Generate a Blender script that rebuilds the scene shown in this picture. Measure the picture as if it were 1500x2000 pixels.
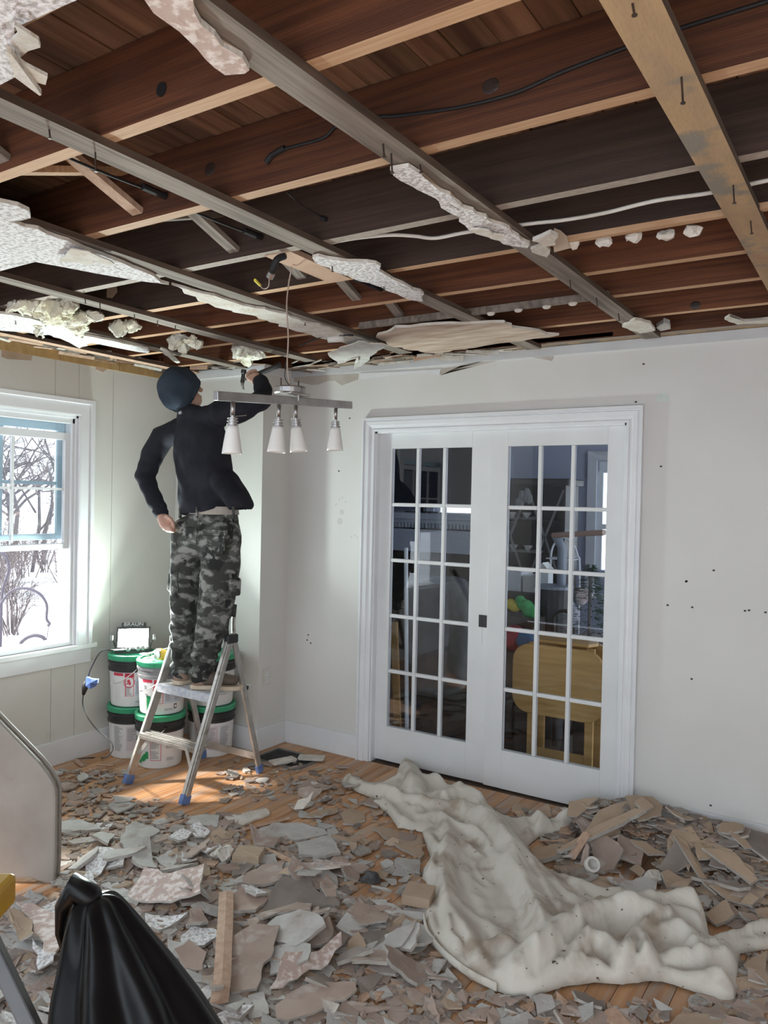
import bpy, bmesh, math, random
import numpy as np
from mathutils import Vector, Matrix, noise
rnd = random.Random(7)
for o in list(bpy.data.objects): bpy.data.objects.remove(o)
S = bpy.context.scene; COL = S.collection
# ------------------------------------------------------------------ camera
CAM = Vector((0, 0, 1.62)); FPX = 1536.95
YAW, PIT, ROL = -.57418, -.015148, .02104
_f = Vector((math.sin(YAW)*math.cos(PIT), math.cos(YAW)*math.cos(PIT), math.sin(PIT)))
_r0 = Vector((math.cos(YAW), -math.sin(YAW), 0)); _u0 = _r0.cross(_f)
RT = _r0*math.cos(ROL) + _u0*math.sin(ROL); UP = _u0*math.cos(ROL) - _r0*math.sin(ROL); FW = _f
cd = bpy.data.cameras.new('camera'); cam = bpy.data.objects.new('camera', cd); COL.objects.link(cam)
cd.sensor_fit = 'HORIZONTAL'; cd.sensor_width = 36; cd.lens = FPX/1500*36; cd.clip_start = .05; cd.clip_end = 300
m = Matrix((RT, UP, -FW)).transposed().to_4x4(); m.translation = CAM; cam.matrix_world = m
S.camera = cam
# ------------------------------------------------------------------ light and exposure
S.view_settings.view_transform = 'Standard'; S.view_settings.look = 'None'
S.view_settings.gamma = 1; S.view_settings.use_curve_mapping = False
S.view_settings.exposure = 1.55
S.cycles.use_denoising = True
S.cycles.max_bounces = 8; S.cycles.diffuse_bounces = 4; S.cycles.transparent_max_bounces = 12
S.cycles.sample_clamp_indirect = 6
w = bpy.data.worlds.new('sky'); S.world = w; w.use_nodes = True
bg = w.node_tree.nodes['Background']
bg.inputs[0].default_value = (.82, .92, 1.02, 1); bg.inputs[1].default_value = 1.0
sl = bpy.data.lights.new('hazy_sun', 'SUN'); sl.energy = 2.4; sl.angle = math.radians(4); sl.color = (1., .95, .88)
sun = bpy.data.objects.new('hazy_sun', sl); COL.objects.link(sun)
sun.rotation_euler = Vector((1.5, 1.0, -1.5)).to_track_quat('-Z', 'Y').to_euler()

def ray(px, py): return FW + RT*((px-750)/FPX) - UP*((py-1000)/FPX)
def AZ(px, py, z=0.): d = ray(px, py); return CAM + d*((z-CAM.z)/d.z)
def AY(px, py, y): d = ray(px, py); return CAM + d*(y/d.y)
def AX(px, py, x): d = ray(px, py); return CAM + d*(x/d.x)
def AD(px, py, dep): return CAM + ray(px, py)*dep
V = Vector
# ------------------------------------------------------------------ materials
MATS = {}
def mat(name, c1, c2=None, rough=.6, sc=6., stretch=(1,1,1), bump=0., bsc=60., metal=0., lo=.35, hi=.65, rand=0., emit=None,
        spots=None, detail=4., c3=None, trans=0., alpha=None, coat=0., spec=.5):
    m = bpy.data.materials.new(name); m.use_nodes = True; nt = m.node_tree; N = nt.nodes; L = nt.links
    b = N['Principled BSDF']; b.inputs['Roughness'].default_value = rough; b.inputs['Metallic'].default_value = metal
    b.inputs['Specular IOR Level'].default_value = spec; b.inputs['Coat Weight'].default_value = coat
    b.inputs['Base Color'].default_value = (*c1, 1)
    tc = N.new('ShaderNodeTexCoord'); mp = N.new('ShaderNodeMapping'); mp.inputs['Scale'].default_value = stretch
    L.new(tc.outputs['Object'], mp.inputs[0]); vec = mp.outputs[0]
    if rand:
        oi = N.new('ShaderNodeObjectInfo'); ad = N.new('ShaderNodeVectorMath'); ad.operation = 'ADD'
        sm = N.new('ShaderNodeVectorMath'); sm.operation = 'SCALE'; sm.inputs['Scale'].default_value = 37.
        cx = N.new('ShaderNodeCombineXYZ'); L.new(oi.outputs['Random'], cx.inputs[0]); L.new(oi.outputs['Random'], cx.inputs[1])
        L.new(cx.outputs[0], sm.inputs[0]); L.new(vec, ad.inputs[0]); L.new(sm.outputs[0], ad.inputs[1]); vec = ad.outputs[0]
    col = None
    if c2:
        nz = N.new('ShaderNodeTexNoise'); nz.inputs['Scale'].default_value = sc; nz.inputs['Detail'].default_value = detail
        L.new(vec, nz.inputs['Vector'])
        rp = N.new('ShaderNodeValToRGB'); e = rp.color_ramp.elements
        e[0].position = lo; e[0].color = (*c1, 1); e[1].position = hi; e[1].color = (*c2, 1)
        if c3:
            k = e.new((lo+hi)/2); k.color = (*c3, 1)
        L.new(nz.outputs['Fac'], rp.inputs[0]); col = rp.outputs[0]
    if spots:   # (colour, scale, threshold low, high)
        for (sc_, ssc, a_, b_) in (spots if isinstance(spots, list) else [spots]):
            n2 = N.new('ShaderNodeTexNoise'); n2.inputs['Scale'].default_value = ssc; n2.inputs['Detail'].default_value = 5
            L.new(tc.outputs['Object'] if not rand else vec, n2.inputs['Vector'])
            mr = N.new('ShaderNodeMapRange'); mr.inputs['From Min'].default_value = a_; mr.inputs['From Max'].default_value = b_
            L.new(n2.outputs['Fac'], mr.inputs['Value'])
            mx = N.new('ShaderNodeMix'); mx.data_type = 'RGBA'; L.new(mr.outputs[0], mx.inputs['Factor'])
            if col: L.new(col, mx.inputs['A'])
            else: mx.inputs['A'].default_value = (*c1, 1)
            mx.inputs['B'].default_value = (*sc_, 1); col = mx.outputs['Result']
    if rand and col:
        hs = N.new('ShaderNodeHueSaturation'); mr = N.new('ShaderNodeMapRange')
        mr.inputs['To Min'].default_value = 1-rand; mr.inputs['To Max'].default_value = 1+rand
        L.new(oi.outputs['Random'], mr.inputs['Value']); L.new(mr.outputs[0], hs.inputs['Value']); L.new(col, hs.inputs['Color']); col = hs.outputs[0]
    if col: L.new(col, b.inputs['Base Color'])
    if bump:
        n3 = N.new('ShaderNodeTexNoise'); n3.inputs['Scale'].default_value = bsc; n3.inputs['Detail'].default_value = 3
        L.new(vec, n3.inputs['Vector']); bp = N.new('ShaderNodeBump'); bp.inputs['Strength'].default_value = bump; bp.inputs['Distance'].default_value = .01
        L.new(n3.outputs['Fac'], bp.inputs['Height']); L.new(bp.outputs[0], b.inputs['Normal'])
    if emit:
        b.inputs['Emission Color'].default_value = (*emit[0], 1); b.inputs['Emission Strength'].default_value = emit[1]
    if trans: b.inputs['Transmission Weight'].default_value = trans
    MATS[name] = m; return m
def glassmat(name, tint=(1,1,1), base=.04):
    m = bpy.data.materials.new(name); m.use_nodes = True; nt = m.node_tree; N = nt.nodes; L = nt.links
    for n in list(N): N.remove(n)
    o = N.new('ShaderNodeOutputMaterial'); t = N.new('ShaderNodeBsdfTransparent'); t.inputs[0].default_value = (*tint, 1)
    g = N.new('ShaderNodeBsdfGlossy'); g.inputs['Roughness'].default_value = .02
    fr = N.new('ShaderNodeFresnel'); fr.inputs[0].default_value = 1.5
    mx = N.new('ShaderNodeMixShader'); L.new(fr.outputs[0], mx.inputs[0]); L.new(t.outputs[0], mx.inputs[1]); L.new(g.outputs[0], mx.inputs[2]); L.new(mx.outputs[0], o.inputs[0])
    return m
wall_m = mat('painted wall', (.70,.69,.66), (.73,.72,.70), .55, 3, spots=[((.55,.52,.47), 2.3, .66, .85)], bump=.04, bsc=90)
wallL_m = mat('painted panel', (.66,.65,.60), (.70,.69,.65), .5, 3, spots=[((.5,.48,.43), 2.0, .68, .9)])
trim_m = mat('white trim paint', (.80,.81,.83), (.76,.77,.79), .35, 5)
door_m = mat('white door paint', (.76,.77,.78), (.71,.72,.73), .4, 4, spots=[((.62,.58,.53), 9, .72, .85)])
joist_m = mat('old fir joist', (.072,.021,.007), (.15,.050,.018), .75, 5, (.35,5,14), .25, 30, rand=.22)
joistd_m = mat('dark joist', (.036,.020,.014), (.062,.036,.026), .8, 5, (.35,5,14), .2, 30, rand=.2)
jedge_m = mat('planed joist edge', (.48,.28,.15), (.58,.37,.22), .7, 6, (1,18,4), .1, 40, rand=.12)
jedgeg_m = mat('grey joist edge', (.30,.25,.21), (.40,.34,.29), .75, 6, (8,18,4), .1, 40, rand=.12)
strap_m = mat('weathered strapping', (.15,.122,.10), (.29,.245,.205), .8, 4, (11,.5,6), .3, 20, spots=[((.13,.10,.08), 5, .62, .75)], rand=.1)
strapside_m = mat('dark strapping side', (.07,.045,.03), (.13,.09,.065), .85, 5, (9,.6,6), rand=.1)  # darker brown for the side faces of the strapping
straptan_m = mat('stained strapping', (.46,.31,.17), (.36,.25,.15), .75, 3, (5,1.2,3), .25, 25, spots=[((.24,.21,.17), 8, .50, .60), ((.40,.22,.13), 6, .60, .72)])
sub_m = mat('subfloor plank', (.10,.045,.024), (.24,.13,.075), .8, 3, (9,.7,3), .2, 20, rand=.35)
floor_m = mat('oak floor plank', (.44,.21,.09), (.60,.33,.16), .5, 3, (9,.7,3), .06, 30, rand=.18, spots=[((.46,.38,.32), 3.1, .46, .70), ((.62,.55,.48), 55, .66, .74)])
slab_m = mat('floor boards beyond', (.22,.11,.055), (.33,.18,.09), .5, 3, (9,.7,3))
grey_m = mat('grey plaster', (.47,.455,.43), (.56,.545,.52), .9, 12, bump=.35, bsc=70, rand=.14, spots=((.36,.30,.26), 7, .55, .75))
brown_m = mat('brown board paper', (.36,.27,.225), (.45,.355,.30), .85, 7, bump=.12, bsc=40, rand=.2, spots=((.56,.50,.46), 11, .58, .74))
tan_m = mat('tan board paper', (.42,.31,.22), (.50,.38,.28), .85, 6, bump=.1, bsc=40, rand=.15)
dark_m = mat('dark grey board paper', (.24,.20,.175), (.33,.28,.25), .85, 9, bump=.15, bsc=40, rand=.15)
pop_m = mat('textured ceiling paint', (.50,.47,.46), (.86,.85,.86), .9, 75, bump=.9, bsc=75, rand=.06, lo=.38, hi=.56)
swirl_m = mat('swirled plaster', (.55,.42,.37), (.80,.72,.68), .85, 38, bump=.5, bsc=38, lo=.47, hi=.60)
rim_m = mat('broken plaster edge', (.46,.43,.395), (.36,.325,.29), .9, 15, bump=.6, bsc=60, rand=.12)
white_m = mat('broken plaster', (.72,.69,.64), (.60,.54,.46), .9, 15, bump=.6, bsc=60, rand=.08)
ochre_m = mat('glue stained wood', (.42,.26,.10), (.52,.34,.15), .6, 4, (1,6,3), spots=((.35,.26,.15), 9, .6, .75))
lath_m = mat('split wood', (.48,.31,.21), (.60,.42,.31), .8, 4, (9,9,1.5), .2, 30, rand=.15)
canvas_m = mat('canvas drop cloth', (.64,.60,.525), (.71,.67,.60), .95, 5, bump=.18, bsc=420, spots=[((.40,.33,.26), 6.5, .54, .72), ((.14,.10,.075), 36, .69, .72)])
bag_m = mat('black polythene', (.0035,.0035,.004), (.006,.006,.0065), .36, 5, bump=.16, bsc=16, spec=.32)
tub_m = mat('dirty white plastic', (.38,.345,.31), (.30,.262,.228), .5, 4, bump=.05, spots=[((.25,.19,.15), 8, .64, .78)])
alu_m = mat('worn aluminium', (.60,.58,.55), (.48,.46,.43), .42, 18, metal=.75, spots=[((.35,.31,.27), 16, .58, .70)], bump=.1, bsc=60)
alus_m = mat('scuffed platform', (.50,.52,.56), (.68,.68,.68), .5, 30, metal=.4)
bluecap_m = mat('blue rubber foot', (.10,.18,.42), (.16,.25,.50), .6, 20)
blackp_m = mat('black plastic', (.02,.02,.021), (.035,.035,.036), .45, 20, spots=((.6,.58,.55), 38, .72, .76))
steel_m = mat('brushed steel', (.42,.40,.39), (.34,.32,.31), .32, 20, metal=.9)
frost_m = mat('frosted glass', (.83,.82,.79), (.76,.75,.72), .35, 5)
cord_m = mat('clear flat cord', (.42,.33,.27), None, .4)
wirew_m = mat('white cable', (.74,.71,.66), (.6,.57,.5), .5, 9)
wireb_m = mat('black cable', (.012,.012,.014), None, .6)
nail_m = mat('rusty nail', (.06,.045,.04), (.09,.06,.045), .5, 30, metal=.6)
yellow_m = mat('yellow plastic', (.50,.31,.03), (.44,.26,.03), .45, 8)
railg_m = mat('grey fibreglass', (.055,.058,.063), (.08,.08,.085), .5, 8)
green_m = mat('green lid', (.035,.32,.16), (.05,.38,.2), .4, 9)
pail_m = mat('white pail', (.80,.80,.80), (.74,.74,.74), .35, 9)
collar_m = mat('black pail collar', (.02,.02,.022), (.03,.03,.032), .4, 9)
collarg_m = mat('grey pail collar', (.20,.20,.21), (.26,.26,.27), .4, 9)
red_m = mat('red print', (.62,.05,.09), None, .5)
ink_m = mat('grey print', (.33,.33,.35), None, .6)
inkk_m = mat('black print', (.02,.02,.02), None, .6)
bluepr_m = mat('pale blue print', (.60,.66,.74), None, .5)
pinkpr_m = mat('pale pink print', (.68,.60,.62), None, .5)
greenpr_m = mat('green print', (.02,.30,.10), (.05,.42,.2), .5, 30)
skin_m = mat('skin', (.50,.29,.22), (.58,.35,.27), .55, 30)
shirt_m = mat('black sweatshirt', (.017,.018,.024), (.028,.029,.038), .95, 10, bump=.12, bsc=200, spec=.2)
hat_m = mat('slate beanie', (.030,.042,.060), (.045,.06,.082), .95, 9, bump=.2, bsc=260, spec=.2)
camo_m = mat('camouflage cloth', (.050,.052,.046), (.27,.27,.255), .95, 13, (1,1,1.9), .12, 260, lo=.42, hi=.60, c3=(.12,.125,.112), detail=2.5, spots=((.022,.022,.022), 11, .57, .60))
for n in MATS['camouflage cloth'].node_tree.nodes:
    if n.type == 'VALTORGB': n.color_ramp.interpolation = 'CONSTANT'; n.color_ramp.elements[1].position = .49; n.color_ramp.elements[2].position = .575
belt_m = mat('tan belt', (.40,.35,.31), (.46,.41,.36), .8, 20)
boot_m = mat('brown boot leather', (.10,.075,.06), (.15,.11,.085), .7, 20)
bootg_m = mat('tan boot heel', (.30,.20,.15), (.36,.25,.19), .7, 20)
sole_m = mat('crepe sole', (.55,.45,.34), (.62,.52,.40), .8, 20)
wool_m = mat('fibre insulation', (.86,.85,.78), (.74,.70,.52), .98, 9, bump=1., bsc=45)
glass_m = glassmat('window glass'); glassd_m = glassmat('door glass', (.93,.95,.96))
lamp_m = mat('lamp glass', (.9,1,.98), None, .3, emit=((.80,1.0,.95), 28.))
snow_m = mat('snow', (.86,.88,.92), (.80,.83,.90), .8, .6)
bark_m = mat('winter bark', (.11,.10,.105), (.17,.155,.155), .9, 6)
twig_m = mat('brush twigs', (.13,.105,.10), (.20,.165,.155), .9, 6)
iron_m = mat('garden iron', (.10,.085,.11), None, .6)
sash2_m = mat('blue white storm sash', (.55,.74,.82), None, .4)
roomb_m = mat('blue grey wall', (.40,.43,.55), (.44,.47,.58), .7, 3)
oak_m = mat('golden oak', (.50,.28,.08), (.62,.37,.13), .4, 4, (1,5,9))
hutch_m = mat('dark stained wood', (.030,.020,.017), (.05,.033,.027), .5, 5, (3,3,.7))
mantel_m = mat('white mantel paint', (.72,.76,.83), (.66,.70,.78), .4, 6, (1,1,9))
brickd_m = mat('sooty brick', (.045,.035,.032), (.075,.058,.05), .9, 9, bump=.3)
cloth_m = mat('grey dust sheet', (.20,.20,.21), (.28,.28,.29), .9, 6)
tv_m = mat('screen glass', (.012,.014,.02), None, .12)
blind_m = mat('window blind', (.82,.85,.90), (.72,.76,.82), .6, 60, (.1,.1,1.))
tree_m = mat('fir needles', (.02,.07,.035), (.05,.12,.06), .8, 20)
plushg_m = mat('green plush', (.05,.32,.09), (.08,.42,.14), .9, 20, bump=.3)
plushy_m = mat('yellow plush', (.62,.50,.06), None, .9)
ball_m = mat('red ball', (.35,.03,.05), None, .35); ballb_m = mat('blue ball', (.03,.14,.28), None, .35)
ring_m = mat('cream china', (.70,.68,.64), None, .3)
sill_m = mat('painted sill', (.86,.87,.88), (.80,.81,.82), .35, 6)
# ------------------------------------------------------------------ mesh helpers
class MB:
    def __init__(s): s.v = []; s.f = []; s.mi = []; s.k = 0
    def face(s, idx): s.f.append(idx); s.mi.append(s.k)
    def add(s, vs, fs):
        b = len(s.v); s.v += [tuple(p) for p in vs]
        for f in fs: s.face(tuple(b+i for i in f))
    def obox(s, c, ax, ay, az):
        c, ax, ay, az = map(V, (c, ax, ay, az))
        vs = [c+ax*i+ay*j+az*k for i in (-1,1) for j in (-1,1) for k in (-1,1)]
        fl = ax.cross(ay).dot(az) < 0
        fs = [(0,1,3,2),(4,6,7,5),(0,4,5,1),(2,3,7,6),(0,2,6,4),(1,5,7,3)]
        s.add(vs, [f[::-1] for f in fs] if fl else fs); return s
    def box(s, x0, x1, y0, y1, z0, z1):
        s.obox(((x0+x1)/2,(y0+y1)/2,(z0+z1)/2), ((x1-x0)/2,0,0), (0,(y1-y0)/2,0), (0,0,(z1-z0)/2)); return s
    def bar(s, a, b, w, h, side=(1,0,0)):
        a, b = V(a), V(b); t = (b-a); n = t.normalized(); sd = V(side); sd = (sd - n*sd.dot(n)).normalized(); u = n.cross(sd)
        s.obox((a+b)/2, sd*(w/2), u*(h/2), t/2); return s
    def tube(s, pts, rad, n=8, side=None, cap=True):
        pts = [V(p) for p in pts]; m_ = len(pts)
        if not isinstance(rad, (list, tuple)): rad = [rad]*m_
        b = len(s.v); ref = V(side) if side else None; prev = None
        for i, p in enumerate(pts):
            t = (pts[min(i+1,m_-1)] - pts[max(i-1,0)]).normalized()
            if ref is not None: sd = ref - t*ref.dot(t)
            elif prev is None: sd = V((0,0,1)).cross(t) if abs(t.z) < .9 else V((1,0,0)).cross(t)
            else: sd = prev - t*prev.dot(t)
            sd.normalize(); prev = sd; u = t.cross(sd); r = rad[i]; ra, rb = r if isinstance(r, (tuple, list)) else (r, r)
            for k in range(n):
                a = 2*math.pi*k/n; s.v.append(tuple(p + sd*(ra*math.cos(a)) + u*(rb*math.sin(a))))
        for i in range(m_-1):
            for k in range(n):
                s.face((b+i*n+k, b+i*n+(k+1)%n, b+(i+1)*n+(k+1)%n, b+(i+1)*n+k))
        if cap:
            s.face(tuple(b+k for k in range(n))[::-1]); s.face(tuple(b+(m_-1)*n+k for k in range(n)))
        return s
    def blob(s, pts, rad, n=14, side=(1,0,0)):    # tube with rounded ends
        pts = [V(p) for p in pts]; R = [r if isinstance(r, tuple) else (r, r) for r in rad]
        P, Q = [], []
        t0 = (pts[0]-pts[1]).normalized(); t1 = (pts[-1]-pts[-2]).normalized()
        for a in (80, 55, 28):
            a = math.radians(a); P.append(pts[0]+t0*min(R[0])*math.sin(a)); Q.append((R[0][0]*math.cos(a), R[0][1]*math.cos(a)))
        P += pts; Q += R
        for a in (28, 55, 80):
            a = math.radians(a); P.append(pts[-1]+t1*min(R[-1])*math.sin(a)); Q.append((R[-1][0]*math.cos(a), R[-1][1]*math.cos(a)))
        sd = V(side); t = (pts[-1]-pts[0]).normalized()
        if abs(sd.normalized().dot(t)) > .9: sd = V((0,1,0))
        s.tube(P, Q, n, side=sd); return s
    def lathe(s, prof, c, n=24, axis=(0,0,1)):    # prof: (radius, height)
        az = V(axis).normalized(); ax = V((1,0,0)) if abs(az.x) < .9 else V((0,1,0)); ax = (ax-az*ax.dot(az)).normalized(); ay = az.cross(ax); c = V(c)
        b = len(s.v)
        for r, h in prof:
            for k in range(n):
                a = 2*math.pi*k/n; s.v.append(tuple(c + az*h + ax*(r*math.cos(a)) + ay*(r*math.sin(a))))
        for i in range(len(prof)-1):
            for k in range(n): s.face((b+i*n+k, b+i*n+(k+1)%n, b+(i+1)*n+(k+1)%n, b+(i+1)*n+k))
        if prof[0][0] > 1e-4: s.face(tuple(b+k for k in range(n))[::-1])
        if prof[-1][0] > 1e-4: s.face(tuple(b+(len(prof)-1)*n+k for k in range(n)))
        return s
    def prism(s, poly, off):                      # poly: 3D outline, off: extrusion vector
        poly = [V(p) for p in poly]; off = V(off); nn = V((0,0,0))
        for i in range(len(poly)):
            nn += (poly[i]-poly[0]).cross(poly[(i+1) % len(poly)]-poly[0])
        if nn.dot(off) < 0: poly = poly[::-1]
        n = len(poly); b = len(s.v); s.v += [tuple(p) for p in poly] + [tuple(p+off) for p in poly]
        s.face(tuple(range(b, b+n))[::-1]); s.face(tuple(range(b+n, b+2*n)))
        for i in range(n): s.face((b+i, b+(i+1)%n, b+n+(i+1)%n, b+n+i))
        return s
    def sphere(s, c, r, nu=16, nv=10, rot=None):
        c = V(c); r = V(r) if hasattr(r, '__len__') else V((r,r,r)); b = len(s.v); rot = rot or Matrix.Identity(3)
        for j in range(1, nv):
            for i in range(nu):
                a, e = 2*math.pi*i/nu, math.pi*j/nv
                s.v.append(tuple(c + rot @ V((r.x*math.sin(e)*math.cos(a), r.y*math.sin(e)*math.sin(a), r.z*math.cos(e)))))
        t = len(s.v); s.v.append(tuple(c+rot@V((0,0,r.z)))); s.v.append(tuple(c-rot@V((0,0,r.z))))
        for i in range(nu):
            s.face((t, b+i, b+(i+1)%nu)); s.face((t+1, b+(nv-2)*nu+(i+1)%nu, b+(nv-2)*nu+i))
            for j in range(nv-2): s.face((b+j*nu+i, b+(j+1)*nu+i, b+(j+1)*nu+(i+1)%nu, b+j*nu+(i+1)%nu))
        return s
    def build(s, name, mats, parent=None, smooth=False, bevel=0, kind=None, label=None):
        me = bpy.data.meshes.new(name); off = wloc(parent)
        me.from_pydata([(x-off.x, y-off.y, z-off.z) for x, y, z in s.v], [], s.f)
        for mm in (mats if isinstance(mats, (list, tuple)) else [mats]): me.materials.append(mm)
        if any(s.mi): me.polygons.foreach_set('material_index', s.mi)
        if smooth: me.polygons.foreach_set('use_smooth', [True]*len(s.f))
        me.update(); o = bpy.data.objects.new(name, me); COL.objects.link(o)
        if parent: o.parent = parent
        if bevel:
            bv = o.modifiers.new('edge', 'BEVEL'); bv.width = bevel; bv.segments = 2; bv.limit_method = 'ANGLE'
        if kind: o['kind'] = kind
        if label: o['label'] = label
        return o
def wloc(p):
    l = V((0,0,0))
    while p: l += p.location; p = p.parent
    return l
def tag(o, label, cat, group=None, kind=None):
    o['label'] = label; o['category'] = cat
    if group: o['group'] = group
    if kind: o['kind'] = kind
    return o
def thing(name, loc, label, cat, group=None, parent=None):
    o = bpy.data.objects.new(name, None); COL.objects.link(o); o.location = loc; o.empty_display_size = .05
    return tag(o, label, cat, group)
def struct(mb, name, mats, **k): return mb.build(name, mats, kind='structure', **k)
def semp(name, loc=(0,0,0)):
    o = bpy.data.objects.new(name, None); COL.objects.link(o); o.location = loc; o['kind'] = 'structure'; return o
def B(x0, x1, y0, y1, z0, z1): return MB().box(x0, x1, y0, y1, z0, z1)
def smoothpath(pts, k=6):
    pts = [V(p) for p in pts]; out = []
    for i in range(len(pts)-1):
        p0, p1, p2, p3 = pts[max(i-1,0)], pts[i], pts[i+1], pts[min(i+2,len(pts)-1)]
        for j in range(k):
            t = j/k; out.append(.5*((2*p1)+(p2-p0)*t+(2*p0-5*p1+4*p2-p3)*t*t+(3*p1-p0-3*p2+p3)*t**3))
    out.append(pts[-1]); return out
# ================================================================== THE ROOM
XL, YD, YB, XB = -4.16, 4.045, 3.776, -3.37      # window wall, door wall, front and side of the corner boxing
XR, YN = 1.75, -.35                                # how far the room is built towards the viewer's right and near side
ZC = 2.46                                        # underside of the joists
OL, OR_, OT = -2.69, -1.15, 2.04                 # door opening
wall_back = struct(B(XB, OL, YD, YD+.12, 0, 2.47).box(OR_, XR, YD, YD+.12, 0, 2.47).box(OL, OR_, YD, YD+.12, OT, 2.47), 'wall_back', wall_m)
struct(B(XL-.05, XB, YB, YD+.12, 0, 2.47), 'wall_corner', wall_m)
# window wall with openings; window_1 is visible, the one behind the viewer is added for daylight
W1 = (2.10, 3.00, .70, 2.09); W2 = (.55, 1.45, .70, 2.09); W_ADDED = (-1.2, -.2, .70, 2.09)
wl = MB()
for a, b in ((W1[1], YD), (W2[1], W1[0]), (W_ADDED[1], W2[0]), (-2.0, W_ADDED[0])): wl.box(XL-.16, XL-.006, a, b, 0, 2.47)
for W in (W1, W2, W_ADDED): wl.box(XL-.16, XL-.006, W[0], W[1], 0, W[2]).box(XL-.16, XL-.006, W[0], W[1], W[3], 2.47)
wall_left = struct(wl, 'wall_left', wallL_m)
def panel(y0, y1, z0, z1): B(XL-.006, XL, y0+.0015, y1-.0015, z0, z1).build('wall_panel', wallL_m, wall_left)
for a, b in ((-.2, .55), (1.45, 2.10), (3.0, 3.25), (3.25, YB)): panel(a, b, 0.1, 2.43)
for a, b in ((.55, 1.45), (2.10, 2.84), (2.84, 3.0)): panel(a, b, 2.09, 2.43); panel(a, b, .1, .70)
# stained band along the top of the window wall, in lengths
for a, b in ((.2, 1.3), (1.3, 2.43), (2.43, 2.865), (2.865, 3.29), (3.29, 3.60), (3.60, YB)):
    B(XL, XL+.008, a, b-.003, 2.405, 2.462).build('glue_band', ochre_m, wall_left)
for pts in (((5,661),(3,697),(14,701),(60,704),(62,692),(5,680)), ((186,713),(187,722),(200,727),(208,722),(209,716))):
    MB().prism([AX(x, y, XL) for x, y in pts], (.004, 0, 0)).build('torn_paper', tan_m, wall_left)
# white board along the top of the door wall, torn paper under it
tr = B(XB+.012, XR, YD-.012, YD, 2.415, 2.462); struct(tr, 'trim_1', mat('shaded trim paint', (.60,.61,.63), (.55,.56,.58), .5, 6), bevel=.002)  # shade below the ceiling is put into this board's grey
struct(B(XB, XB+.012, YB, YD-.012, 2.405, 2.46).box(XL, XB+.012, YB-.012, YB, 2.405, 2.46), 'trim_2', trim_m)
for pts in (((573,733),(575,746),(590,748),(608,752),(622,751),(640,744),(655,744),(668,753),(684,747),(698,742),(699,731)),
            ((860,722),(861,733),(880,728),(905,712),(935,708),(965,702),(1000,701),(1040,698),(1078,705),(1081,696),(1000,697),(900,715))):
    MB().prism([AY(x, y, YD) for x, y in pts], (0, -.003, 0)).build('torn_paper', mat('bare wall paper', (.55,.50,.45), (.48,.43,.38), .9, 9) if 'bare wall paper' not in MATS else MATS['bare wall paper'], wall_back)
MB().prism([AY(x, y, YD-.004) for x, y in ((702,729),(705,741),(760,733),(815,728),(840,729),(858,733),(861,721),(780,726))], (0, -.002, 0)).build('paint_flap', trim_m, wall_back)
MB().prism([AY(x, y, YD) for x, y in ((1278,784),(1283,774),(1297,766),(1303,768),(1308,784))], (0, -.001, 0)).build('pale_patch', mat('pale green patch', (.66,.76,.70), (.72,.78,.75), .6, 40), wall_back)
# small nail holes and hand smudges on the door wall
nh = MB()
for x, y in ((1257,711),(1242,785),(1340,1136),(1304,1182),(1351,1326),(1394,1114),(1352,1186),(1341,1135),(602,1240),(607,1256),(600,1250),(683,817),(1463,1192),(1455,1193),(1388,1573),(1356,1586),(1291,911),(1495,1196),(662,920)):
    q = AY(x, y, YD); nh.box(q.x-.005, q.x+.005, YD-.0015, YD, q.z-.004, q.z+.004)
nh.build('nail_hole', inkk_m, wall_back, kind='stuff')
sm = MB()
for x, y, a, b in ((656,985,.008,.02),(663,975,.007,.026),(669,972,.007,.026),(675,980,.007,.022),(668,1000,.018,.012),(664,1018,.022,.01),(686,1048,.007,.02),(693,1046,.007,.02),(698,1050,.006,.02)):
    q = AY(x, y, YD); sm.lathe([(a, 0), (a*.98, .0003)], (q.x, YD, q.z), 8, (0,-1,0))
sm.build('hand_smudge', mat('dusty smudge', (.63,.61,.59), None, .8), wall_back, kind='stuff')
# skirting
sk = .145
struct(B(XL, XL+.018, -.4, YB, 0, sk), 'baseboard_left', trim_m, bevel=.003)
struct(B(XL, XB+.018, YB-.018, YB, 0, sk).box(XB, XB+.018, YB, YD, 0, sk), 'baseboard_corner', trim_m, bevel=.003)
struct(B(XB+.018, OL-.085, YD-.018, YD, 0, sk).box(OR_+.085, XR, YD-.018, YD, 0, sk), 'baseboard_back', trim_m, bevel=.003)
# casing round the doors: moulded profile mitred at the corners
prof = [(0,0),(0,.014),(.012,.016),(.016,.011),(.030,.014),(.036,.022),(.058,.025),(.062,.019),(.068,.019),(.070,.030),(.084,.030),(.084,0)]
def casing(name, x0, x1, zt, zb, flip=None):
    mb = MB(); n = len(prof)
    for wv, d in prof:
        for x, z in ((x0-wv, zb), (x0-wv, zt+wv), (x1+wv, zt+wv), (x1+wv, zb)):
            mb.v.append((x, YD-d, z) if flip is None else (XL+d, x, z))
    for i in range(n-1):
        for k in range(3):
            a, b = i*4+k, (i+1)*4+k; mb.face((a, b, b+1, a+1) if flip is None else (a, a+1, b+1, b))
    return mb
struct(casing('trim_3', OL, OR_, OT, 0), 'trim_3', trim_m)
# jambs
struct(B(OL-.001, OL+.012, YD, YD+.12, 0, OT).box(OR_-.012, OR_+.001, YD, YD+.12, 0, OT).box(OL, OR_, YD, YD+.12, OT-.012, OT+.001), 'trim_4', trim_m)
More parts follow.
